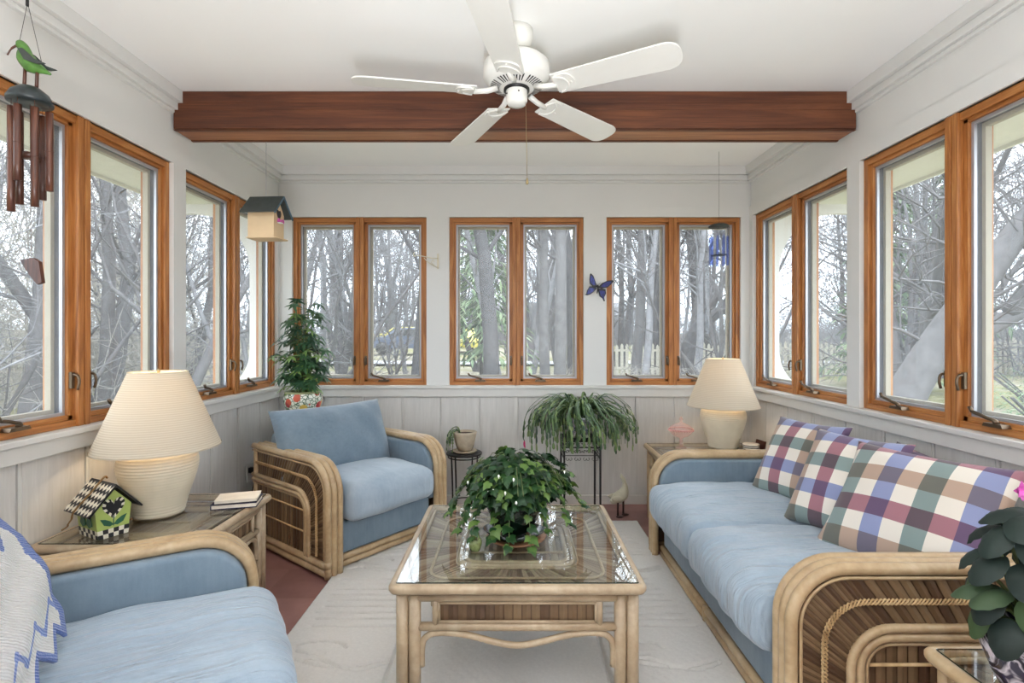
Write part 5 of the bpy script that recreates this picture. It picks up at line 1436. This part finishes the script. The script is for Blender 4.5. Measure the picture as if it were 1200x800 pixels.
def violet():
    root = empty('african_violet', (1.065, 1.055, 0.498), 0, 'african violet with pink flowers on the near right end table', 'potted plant')
    rg = random.Random(5)
    p = MB(); p.lathe([(0, 0), (0.055, 0), (0.066, 0.02), (0.088, 0.08), (0.094, 0.115), (0.086, 0.118), (0.08, 0.10), (0, 0.095)], 40)
    t = NT('dark_patterned_pot'); v = t.coord('Object'); n = t.noise(v, 14, 3, .5, 2); c = t.ramp(n, [(0.42, srgb(40, 36, 52)), (0.5, srgb(216, 210, 220)), (0.56, srgb(52, 48, 70))]); t.pbr(c, 0.15)
    p.build('pot', t.m, root)
    f = MB(); st = MB()
    def round_leaf(c, nrm, d, L, W, r):
        d = (d - nrm * d.dot(nrm)).normalized(); s = d.cross(nrm).normalized(); n = 20; vs = [c + nrm * 0.004]
        for ring in (0.55, 1.0):
            for k in range(n):
                a = 2 * PI * k / n; x = math.sin(a) * W / 2 * ring; y = math.cos(a) * L / 2 * ring
                x *= 1 - 0.12 * (y / (L / 2)); cup = -0.012 * ring ** 3 + 0.0015 * math.sin(a * 9) * ring
                vs.append(c + s * x + d * y + nrm * (cup + .004 * (1 - ring)))
        fs = [(0, 1 + k, 1 + (k + 1) % n) for k in range(n)] + [(1 + k, 1 + n + k, 1 + n + (k + 1) % n, 1 + (k + 1) % n) for k in range(n)]
        f.add(vs, fs, 0, True, r)
    C0 = Vector((0, 0, 0.12))
    for tier, (cnt, rad, z, tilt) in enumerate(((9, 0.108, 0.125, 1.15), (9, 0.108, 0.185, 0.95), (8, 0.095, 0.245, 0.75), (7, 0.090, 0.31, 0.7), (5, 0.058, 0.355, .5))):
        for k in range(cnt):
            a = 2 * PI * (k + 0.5 * (tier % 2)) / cnt + rg.uniform(-.15, .15); rr = rad * rg.uniform(.9, 1.1)
            out = Vector((math.cos(a), math.sin(a), 0)); c = Vector((out.x * rr, out.y * rr, z + rg.uniform(-.012, .012)))
            tl = tilt + rg.uniform(-.15, .15); nrm = (out * math.sin(tl) + Vector((0, 0, 1)) * math.cos(tl)).normalized(); d = (out * math.cos(tl) - Vector((0, 0, 1)) * math.sin(tl))
            round_leaf(c, nrm, d, rg.uniform(0.075, 0.09), rg.uniform(0.058, 0.068), rg.uniform(0, .5) if rg.random() < .85 else .95)
            st.tube([C0, (C0 + c) / 2 + Vector((0, 0, .015)), c], 0.003, 5)
    for a in (PI * .95, PI * 1.05):
        out = Vector((math.cos(a), math.sin(a), 0)); c = out * 0.110 + Vector((0, 0, 0.205)); round_leaf(c, Vector((out.x * .3, out.y * .3, 1)).normalized(), out - Vector((0, 0, .3)), 0.095, 0.05, 0.8)
    f.build('leaves', M['violet_leaf'], root); st.build('stems', M['stem'], root)
    for (x, y, z) in ((-0.075, -0.085, 0.345), (-0.055, -0.105, 0.30), (0.03, -0.06, 0.38), (0.0, -.11, .33), (-0.06, -0.07, 0.375), (0.0, 0.03, 0.40), (-.065, -.11, .32)):
        c = Vector((x, y, z)); fl = MB()
        for j in range(12):
            a = 2 * PI * j / 12; d = Vector((math.cos(a), -0.35 + .3 * math.sin(j * 2.4), math.sin(a))); leaf(fl, c, d, Vector((0, -1, 0)), 0.021 if j % 2 else .016, 0.015, 0, 0.3, 3, 0.4)
        fl.build('flower', M['pink'], root)
violet()
# ------------------------------------------------------------------ the garden outside
GZ = -0.30
def gz(x, y):
    r = max(0.0, math.hypot(x, y) - 4.0)
    return GZ + 0.0235 * r + 0.05 * noise.noise(Vector((x * .15, y * .15, 0)))
def ground():
    N = 110; R = 90.0; vs = []; fs = []
    def mp(t): return math.copysign(abs(t) ** 2.0, t) * R
    for j in range(N + 1):
        for i in range(N + 1):
            x = mp(-1 + 2 * i / N); y = mp(-1 + 2 * j / N); vs.append((x, y, gz(x, y)))
    for j in range(N):
        for i in range(N): a = j * (N + 1) + i; fs.append((a, a + 1, a + N + 2, a + N + 1))
    mb = MB(); mb.add(vs, fs, 0, True)
    t = NT('lawn_and_leaf_litter'); v = t.coord('Object'); n = t.noise(v, 0.22, 4, .6); n2 = t.noise(v, 9, 6, .7); n3 = t.noise(v, 1.4, 5, .65)
    a = t.ramp(n2, [(0.3, srgb(96, 98, 62)), (0.7, srgb(140, 138, 104))]); b_ = t.ramp(n2, [(0.3, srgb(104, 98, 88)), (0.7, srgb(168, 162, 150))])
    f = t.ramp(t.math('ADD', t.math('MULTIPLY', n, .6), t.math('MULTIPLY', n3, .4)), [(0.44, (0, 0, 0, 1)), (0.56, (1, 1, 1, 1))])
    t.pbr(t.mix(f, a, b_), 0.95, 0, t.bump(n2, 0.6, 0.05), .1)
    o = mb.build('ground', t.m); tag(o, 'grassy ground with patches of leaf litter outside the windows', 'ground', None, 'structure')
    mb = MB(); P = []; 
    def strip(pts, w, dz):
        vs = []; fs = []
        for i, (x, y) in enumerate(pts):
            j = min(i + 1, len(pts) - 1); k = max(i - 1, 0); dx, dy = pts[j][0] - pts[k][0], pts[j][1] - pts[k][1]; L = math.hypot(dx, dy)
            nx, ny = -dy / L * w / 2, dx / L * w / 2
            vs += [(x + nx, y + ny, gz(x, y) + dz), (x - nx, y - ny, gz(x, y) + dz)]
        for i in range(len(pts) - 1): fs.append((2 * i, 2 * i + 1, 2 * i + 3, 2 * i + 2))
        mb.add(vs, fs)
    strip([(-26 + 1.0 * i, 21.5 - 0.004 * (i - 26) ** 2) for i in range(40)], 2.6, 0.06)
    o = mb.build('garden_road', plain('pale_wet_asphalt', srgb(168, 170, 174), 0.4, var=.06, scale=3)); tag(o, 'pale road crossing the lawn beyond the back windows', 'road', None, 'structure')
ground()

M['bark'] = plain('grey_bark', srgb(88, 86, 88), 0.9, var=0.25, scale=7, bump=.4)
M['bark_pale'] = plain('haze_paled_bark', srgb(116, 116, 120), 0.9, var=0.2, scale=9)  # mist of the woods painted in as a paler bark colour
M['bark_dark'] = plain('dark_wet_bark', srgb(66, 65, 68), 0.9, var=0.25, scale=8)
def tree_mesh(seed, H, r0, forks=1, lean=0.0, first=0.25, dens=1.0, fine=True, spread=1.0, crooked=0.06):
    rg = random.Random(seed); mb = MB(); tw = MB()
    def grow(p, d, L, r, lvl, m):
        n = 6 if lvl == 0 else (4 if lvl == 1 else 3); P = [p]; R = [r]; dd = d.copy()
        for i in range(n):
            dd = (dd + Vector((rg.gauss(0, 1), rg.gauss(0, 1), rg.gauss(0, .6))) * (crooked * (1 + 1.7 * lvl))).normalized()
            if lvl >= 1: dd = (dd + Vector((0, 0, 0.05))).normalized()
            P.append(P[-1] + dd * (L / n)); R.append(r * (1 - 0.75 * (i + 1) / n))
        m.tube(P, R, 9 if lvl == 0 else (5 if lvl == 1 else 3), caps=False)
        if lvl >= 3: return
        cnt = {0: int(15 * dens), 1: int(7 * dens), 2: 5}[lvl]
        for k in range(cnt):
            t = rg.uniform(first if lvl == 0 else 0.2, 0.98); i = min(int(t * n), n - 1); f = t * n - i
            q = P[i].lerp(P[i + 1], f); rr = R[i] * (1 - f) + R[i + 1] * f; ax = (P[i + 1] - P[i]).normalized()
            e = ax.orthogonal().normalized(); e = Quaternion(ax, rg.uniform(0, 2 * PI)) @ e
            ang = rg.uniform(0.5, 1.15) * spread; nd = (ax * math.cos(ang) + e * math.sin(ang)).normalized()
            if lvl == 0 and nd.z < -0.1: nd.z = 0.1
            ln = L * (rg.uniform(0.28, 0.5) if lvl == 0 else rg.uniform(0.35, 0.6)) * (1.15 - t * .5)
            grow(q, nd, ln, max(0.0035, rr * rg.uniform(.35, .6) if lvl else rr * rg.uniform(0.2, .45)), lvl + 1, tw if lvl >= 1 else m)
    for k in range(forks):
        a = 2 * PI * k / max(1, forks) + seed
        d = Vector((math.cos(a) * (.28 if forks > 1 else 0) + lean, math.sin(a) * (.28 if forks > 1 else 0), 1)).normalized()
        grow(Vector((0.05 * k, 0, -0.3)), d, H, r0 * (1 if k == 0 else .8), 0, mb)
    mb2 = (mb, tw); return mb2
protos = {}
def tree_proto(key, mat, **kw):
    mb, tw = tree_mesh(**kw)
    root = empty('bare_tree'); 
    a = mb.build('trunk', M[mat], root); b_ = tw.build('twigs', M[mat], root); KIDS[root.name] = [a, b_]
    protos[key] = [root, False]
tree_proto('slim', 'bark', seed=1, H=11, r0=0.13, dens=1.0)
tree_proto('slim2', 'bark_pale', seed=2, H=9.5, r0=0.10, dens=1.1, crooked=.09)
tree_proto('thick', 'bark_dark', seed=3, H=13, r0=0.24, first=.3, dens=1.2)
tree_proto('fork', 'bark', seed=4, H=8, r0=0.14, forks=3, first=.15, dens=.8, crooked=.11)
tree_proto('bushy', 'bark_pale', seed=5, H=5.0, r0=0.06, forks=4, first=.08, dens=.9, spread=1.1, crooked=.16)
tree_proto('bushy2', 'bark', seed=6, H=4.2, r0=0.05, forks=5, first=.06, dens=.8, spread=1.2, crooked=.2)
def put_tree(key, x, y, rz, sc, label, group, tilt=0.0, dz=0.0):
    root, used = protos[key]
    if not used:
        o = root; protos[key][1] = True
    else:
        o = root.copy(); COL.objects.link(o)
        for ch in KIDS[root.name]:
            c = ch.copy(); COL.objects.link(c); c.parent = o
    o.location = (x, y, gz(x, y) + dz); o.rotation_euler = (0, tilt, rz); o.scale = (sc, sc, sc)
    tag(o, label, 'tree', group)
def px_xy(px, Y): return ((px - 602) / 605 * Y, Y)
rt = random.Random(77)
GB = ('bare grey tree in the misty woods outside the back windows', 'trees outside the back windows')
GL = ('bare branchy tree in the garden outside the left windows', 'trees outside the left windows')
GR = ('bare tree in the garden outside the right windows', 'trees outside the right windows')
# recognisable trunks seen through the back windows
for (px, Y, key, sc) in ((383, 15, 'slim2', 1), (400, 17, 'fork', 1), (404, 20, 'thick', 1.0), (486, 10.5, 'thick', 0.62), (428, 13, 'bushy', 1.1), 
                         (577, 10, 'thick', .72), (590, 13, 'slim2', 1), (562, 18, 'fork', 1), (640, 11, 'slim', .95), (655, 10.5, 'slim', 1.05), (672, 13.5, 'thick', .8), (630, 22, 'fork', 1.2), (622, 17, 'slim2', 1.1),
                         (742, 13, 'slim', 1.1), (752, 12, 'slim2', 1.0), (765, 16, 'thick', .8), (728, 20, 'fork', 1.2), (800, 17, 'fork', 1.1), (815, 13, 'slim2', 1.0), (835, 19, 'thick', .9), (785, 24, 'slim', 1.2), (850, 12, 'bushy2', 1.3)):
    x, y = px_xy(px, Y); put_tree(key, x, y, rt.uniform(0, 6.28), sc, *GB)
for k in range(46):                                    # deeper woods
    px = rt.uniform(330, 880); Y = rt.uniform(17, 46)
    if Y < 35 and (435 < px < 500 or 525 < px < 556): Y += 18
    x, y = px_xy(px, Y)
    put_tree(rt.choice(('slim', 'slim2', 'fork', 'bushy', 'thick')), x, y, rt.uniform(0, 6.28), rt.uniform(.85, 1.35), *GB)
for k in range(34):
    x = -rt.uniform(5.5, 26); y = rt.uniform(1.5, 24)
    if -x / y < 0.5: x = -0.8 * y
    put_tree(rt.choice(('bushy', 'bushy2', 'fork', 'slim2', 'slim', 'bushy')), x, y, rt.uniform(0, 6.28), rt.uniform(.8, 1.25), *GL)
for (x, y, k, s) in ((-5.0, 4.6, 'bushy', .9), (-6.2, 6.2, 'bushy2', 1.0), (-4.6, 6.8, 'fork', .75), (-7.5, 5.0, 'bushy', 1.2), (-5.6, 3.4, 'bushy2', .9), (-9, 7.5, 'fork', 1.0), (-4.3, 8.6, 'bushy', 1.0), (-3.9, 10.5, 'bushy2', 1.2)):
    put_tree(k, x, y, rt.uniform(0, 6.28), s, *GL)
for k in range(30):
    x = rt.uniform(7, 30); y = rt.uniform(3, 30)
    if x / y < 0.5: y = x * 1.3
    put_tree(rt.choice(('fork', 'slim2', 'slim', 'bushy', 'fork')), x, y, rt.uniform(0, 6.28), rt.uniform(.8, 1.2), *GR)
# the big leaning tree on the right
def leaning_tree():
    x0, y0 = 4.35, 6.0
    root = empty('leaning_tree', (x0, y0, gz(x0, y0)), 0, 'thick leaning tree trunk outside the near right window', 'tree')
    mb = MB(); tw = MB()
    A = catmull([(-0.05, 0, -0.2), (0.15, 0, 0.6), (0.50, -0.05, 1.3), (0.95, -0.1, 2.0), (1.55, -.2, 2.9), (2.3, -.3, 3.8), (3.1, -.4, 4.8)], 6); mb.tube(A, [0.23 - 0.0045 * i for i in range(len(A))], 12)
    B_ = catmull([(0.35, 0, 0.95), (0.85, 0.1, 1.3), (1.5, 0.1, 1.65), (2.3, 0.0, 2.1), (3.2, -.1, 3.0), (4.0, 0, 4.0)], 6); mb.tube(B_, [0.13 - 0.0035 * i for i in range(len(B_))], 10)
    C_ = catmull([(0.95, -.1, 2.0), (0.75, 0, 2.8), (0.9, .1, 3.6), (0.7, 0.2, 5.0)], 6); mb.tube(C_, [0.10 - .004 * i for i in range(len(C_))], 8)
    D_ = catmull([(1.5, 0.1, 1.7), (1.75, -.3, 2.3), (2.5, -.6, 2.8), (3.4, -.8, 3.2)], 6); mb.tube(D_, [0.09 - .003 * i for i in range(len(D_))], 8)
    rg = random.Random(3)
    def br(p, d, L, r, lvl):
        P = [p]; dd = d
        for i in range(4):
            dd = (dd + Vector((rg.gauss(0, .16), rg.gauss(0, .16), rg.gauss(0, .14) + .04))).normalized(); P.append(P[-1] + dd * L / 4)
        tw.tube(P, [r * (1 - .2 * i) for i in range(5)], 4, caps=False)
        if lvl < 2:
            for _ in range(5): i = rg.randint(1, 4); br(P[i], (dd + Vector((rg.gauss(0, .8), rg.gauss(0, .8), rg.gauss(0, .5)))).normalized(), L * .55, r * .5, lvl + 1)
    for CC in (A, B_, C_, D_):
        for i in range(8, len(CC), 2): br(CC[i], Vector((rg.gauss(0, 1), rg.gauss(0, 1), rg.uniform(-.1, 1))).normalized(), 1.5, 0.025, 0)
    mb.build('trunk', M['bark'], root); tw.build('twigs', M['bark'], root)
leaning_tree()
def curved_tree():
    x0, y0 = 4.9, 14.5
    root = empty('curved_tree', (x0, y0, gz(x0, y0)), 0, 'curved dark trunk rising behind the fence outside the back right window', 'tree')
    mb = MB(); A = catmull([(-0.1, 0, -0.2), (0.0, 0, 0.9), (0.35, 0, 1.6), (1.0, 0, 2.1), (1.7, 0, 3.2), (2.2, 0, 5)], 6); mb.tube(A, [0.24 - .005 * i for i in range(len(A))], 10)
    mb.build('trunk', M['bark_dark'], root)
curved_tree()

def brush(name, cx, cy, rx, ry, h, n, mat, label, L=0.9, seed=0):
    rg = random.Random(seed); mb = MB()
    for k in range(n):
        x = cx + rg.uniform(-rx, rx); y = cy + rg.uniform(-ry, ry); z = gz(x, y)
        d = Vector((rg.gauss(0, .45), rg.gauss(0, .45), 1)).normalized(); P = [Vector((x, y, z - .05))]; l = rg.uniform(.5, 1) * L
        for i in range(3): d = (d + Vector((rg.gauss(0, .3), rg.gauss(0, .3), rg.gauss(0, .1)))).normalized(); P.append(P[-1] + d * l / 3)
        mb.tube(P, [0.007, .006, .004, .002], 3, caps=False)
        for _ in range(3): i = rg.randint(1, 2); mb.tube([P[i], P[i] + Vector((rg.gauss(0, .3), rg.gauss(0, .3), rg.uniform(0, .35))) * l], [0.004, .0015], 3, caps=False)
    o = mb.build(name, M[mat]); tag(o, label, 'undergrowth', None, 'stuff'); return o
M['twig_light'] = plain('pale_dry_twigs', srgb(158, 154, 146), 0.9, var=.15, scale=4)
for (px, Y, k, s) in ((452, 44, 'fork', 1.4), (470, 46, 'bushy', 2.2), (485, 42, 'slim2', 1.4), (462, 50, 'thick', 1.3), (478, 54, 'fork', 1.6), (446, 48, 'bushy', 2.2), (536, 44, 'bushy', 2.2), (546, 48, 'fork', 1.5), (455, 15, 'bushy2', .9), (476, 17, 'slim2', .8), (466, 24, 'bushy', 1.2)):
    x, y = px_xy(px, Y); put_tree(k, x, y, rt.uniform(0, 6.28), s, *GB)
brush('undergrowth', 3.4, 12.5, 2.4, 1.0, 1, 420, 'twig_light', 'pale dry brush in front of the fence behind the back right window', 0.9, 1)
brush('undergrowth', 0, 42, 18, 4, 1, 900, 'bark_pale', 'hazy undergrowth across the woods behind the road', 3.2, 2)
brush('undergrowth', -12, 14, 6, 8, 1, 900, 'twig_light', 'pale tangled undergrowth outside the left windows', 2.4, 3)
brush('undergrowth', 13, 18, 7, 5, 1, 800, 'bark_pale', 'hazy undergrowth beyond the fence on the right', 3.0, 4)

def far_woods(name, a0, a1, r0, r1, n, mat, label, seed, hmax=13.0, k0=.010):
    rg = random.Random(seed); mb = MB()
    for k in range(n):
        a = math.radians(rg.uniform(a0, a1)); r = rg.uniform(r0, r1); x, y = r * math.cos(a), r * math.sin(a)
        h = rg.uniform(.35, 1) * hmax; base = gz(x, y) + (rg.uniform(0, .75) * hmax if rg.random() < .7 else 0)
        d = Vector((rg.gauss(0, .5), rg.gauss(0, .5), 1)).normalized(); P = [Vector((x, y, base))]; l = h * .35; R = rg.uniform(.5, 1) * k0 * 3
        for i in range(4): d = (d + Vector((rg.gauss(0, .28), rg.gauss(0, .28), rg.gauss(0, .1)))).normalized(); P.append(P[-1] + d * l / 4)
        mb.tube(P, [R, R * .8, R * .6, R * .4, R * .2], 3, caps=False)
        for _ in range(6):
            i = rg.randint(0, 3); e = Vector((rg.gauss(0, .7), rg.gauss(0, .7), rg.uniform(-.2, .8))); q = P[i] + e * l * .3
            mb.tube([P[i], q, q + (e + Vector((rg.gauss(0, .3), rg.gauss(0, .3), .1))) * l * .2], [R * .45, R * .3, R * .12], 3, caps=False)
    o = mb.build(name, M[mat]); tag(o, label, 'woods', None, 'stuff')
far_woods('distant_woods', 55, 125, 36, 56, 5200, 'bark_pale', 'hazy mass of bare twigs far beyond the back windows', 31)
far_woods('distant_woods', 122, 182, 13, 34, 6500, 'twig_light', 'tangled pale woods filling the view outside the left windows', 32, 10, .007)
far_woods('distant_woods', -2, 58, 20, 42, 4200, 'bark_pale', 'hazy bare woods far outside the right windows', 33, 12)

def shrub(x, y, r, h, label, mat, seed, cat='shrub'):
    rg = random.Random(seed); root = empty('evergreen_shrub', (x, y, gz(x, y)), 0, label, cat, 'evergreen shrubs outside the right windows')
    mb = MB()
    for k in range(1500):
        a = rg.uniform(0, 2 * PI); t = rg.uniform(0.0, 1); e = math.asin(t); q = rg.uniform(.55, 1) * (1 + .15 * math.sin(a * 3 + seed))
        p = Vector((r * q * math.cos(e) * math.cos(a), r * q * math.cos(e) * math.sin(a), h * q * math.sin(e) + .05))
        d = Vector((math.cos(a), math.sin(a), rg.uniform(-.5, .8))); leaf(mb, p, d, Vector((0, 0, 1)), 0.07, 0.032, .2, .2, 2, .5)
    mb.build('foliage', mat, root); st = MB()
    for k in range(12):
        a = rg.uniform(0, 6.28); st.tube([(0, 0, -.1), (r * .4 * math.cos(a), r * .4 * math.sin(a), h * .5), (r * .7 * math.cos(a), r * .7 * math.sin(a), h * .8)], 0.012, 5)
    st.build('branches', M['bark'], root)
M['evergreen'] = leaf_mat('broadleaf_evergreen', srgb(66, 96, 62), srgb(98, 128, 90), srgb(148, 170, 138), .5)
M['dry_leaf'] = leaf_mat('dry_hedge_leaf', srgb(110, 104, 76), srgb(150, 142, 108), srgb(180, 174, 140), .8)
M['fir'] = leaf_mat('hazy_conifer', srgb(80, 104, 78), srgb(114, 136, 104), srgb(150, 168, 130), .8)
shrub(6.6, 6.2, 0.9, 0.85, 'round evergreen shrub outside the near right window', M['evergreen'], 1)
shrub(8.0, 7.6, 1.1, 1.0, 'larger evergreen shrub right of the leaning tree', M['evergreen'], 2)
shrub(5.9, 8.2, 0.8, 0.5, 'dry tan shrub before the fence on the right', M['dry_leaf'], 3)
shrub(4.9, 8.8, 0.9, 0.5, 'dry tan shrub beside the right porch panel', M['dry_leaf'], 4)
def conifer(x, y, h, label, group, seed):
    rg = random.Random(seed); root = empty('conifer_tree', (x, y, gz(x, y)), 0, label, 'tree', group); mb = MB(); st = MB()
    st.tube([(0, 0, -.2), (0, 0, h)], [0.12, 0.02], 6); st.build('trunk', M['bark'], root)
    for k in range(230):
        t = rg.uniform(0.12, 1); a = rg.uniform(0, 6.28); L = (1 - t) * h * .28 + .25
        for j in range(9):
            q = Vector((math.cos(a) * L * j / 9, math.sin(a) * L * j / 9, h * t - .05 * j)); leaf(mb, q, Vector((math.cos(a + rg.uniform(-1, 1)), math.sin(a + rg.uniform(-1, 1)), -.3)), Vector((0, 0, 1)), 0.34, 0.09, .3, .1, 2, .5)
    mb.build('foliage', M['fir'], root)
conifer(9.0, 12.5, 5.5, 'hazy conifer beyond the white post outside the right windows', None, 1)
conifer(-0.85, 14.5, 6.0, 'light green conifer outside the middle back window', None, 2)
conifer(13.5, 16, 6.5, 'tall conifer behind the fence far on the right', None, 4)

# picket fence
def fence():
    root = empty('picket_fence', (2.7, 15.4, 0), 0, 'weathered picket fence crossing the garden behind the right windows', 'fence')
    mt = plain('weathered_grey_cedar', srgb(172, 168, 156), 0.9, var=.12, scale=9)
    x = 0.0; k = 0
    while x < 18.5:
        g = gz(2.7 + x, 15.4)
        p = MB()
        for i in range(16):
            xx = x + i * 0.152 + 0.03; h = 1.02 + 0.025 * math.sin(k * 7 + i * 2.3)
            p.prism([(xx, g - .05), (xx + .085, g - .05), (xx + .085, g + h - .04), (xx + .042, g + h + .03), (xx, g + h - .04)], -0.01, 0.01, 0, 'y')
        for z in (0.28, 0.82): p.box((x, 0.01, g + z), (x + 2.44, 0.05, g + z + .07))
        p.build('picket_panel', mt, root)
        q = MB(); q.box((x - .05, -0.02, g - .2), (x + .05, 0.09, g + 1.1)); q.build('post', mt, root)
        x += 2.44; k += 1
fence()

# parked vehicles on the far road
def car(x, y, rz, mat, label, L=4.3, Hh=1.42, sc=1.0):
    root = empty('parked_car', (x, y, gz(x, y) + .06), rz, label, 'car'); root.scale = (sc, sc, sc)
    b = MB(); W = 0.86
    prof = [(-2.1, 0.3), (-2.12, 0.62), (-1.95, 0.86), (-1.15, 0.93), (-0.55, 1.36), (0.75, 1.40), (1.55, 0.98), (2.05, 0.90), (2.12, 0.5), (2.08, 0.3)]
    b.prism(prof, -W, W); b.build('car_body', mat, root, bevel=0.06)
    w = MB()
    for s in (-1, 1): w.prism([(-0.98, 0.95), (-0.5, 1.28), (0.05, 1.31), (0.05, .95)], s * (W + .005) - .004, s * (W + .005) + .004); w.prism([(0.12, 0.95), (0.12, 1.31), (0.68, 1.32), (1.25, 0.98)], s * (W + .005) - .004, s * (W + .005) + .004)
    w.build('window', M['slate'], root)
    for sx in (-1.32, 1.32):
        for sy in (-1, 1):
            t = MB(); t.tube([(sx, sy * (W - .14), 0.31), (sx, sy * (W + .02), 0.31)], 0.32, 18); t.build('wheel', M['black'], root)
            # hub
YEL = plain('haze_paled_yellow', srgb(206, 194, 92), 0.3); BLU = plain('haze_paled_dark_blue', srgb(92, 104, 130), 0.3)  # distance haze mixed into both car colours by paling them
car(*px_xy(472, 37), 0.1, YEL, 'yellow car parked beyond the road outside the leftmost back window')
car(*px_xy(480, 28), 0.05, BLU, 'dark blue car parked in front of the yellow car')
car(*px_xy(540, 30), PI / 2 + .2, YEL, 'small yellow vehicle seen through the middle back window')
# pale building behind the woods
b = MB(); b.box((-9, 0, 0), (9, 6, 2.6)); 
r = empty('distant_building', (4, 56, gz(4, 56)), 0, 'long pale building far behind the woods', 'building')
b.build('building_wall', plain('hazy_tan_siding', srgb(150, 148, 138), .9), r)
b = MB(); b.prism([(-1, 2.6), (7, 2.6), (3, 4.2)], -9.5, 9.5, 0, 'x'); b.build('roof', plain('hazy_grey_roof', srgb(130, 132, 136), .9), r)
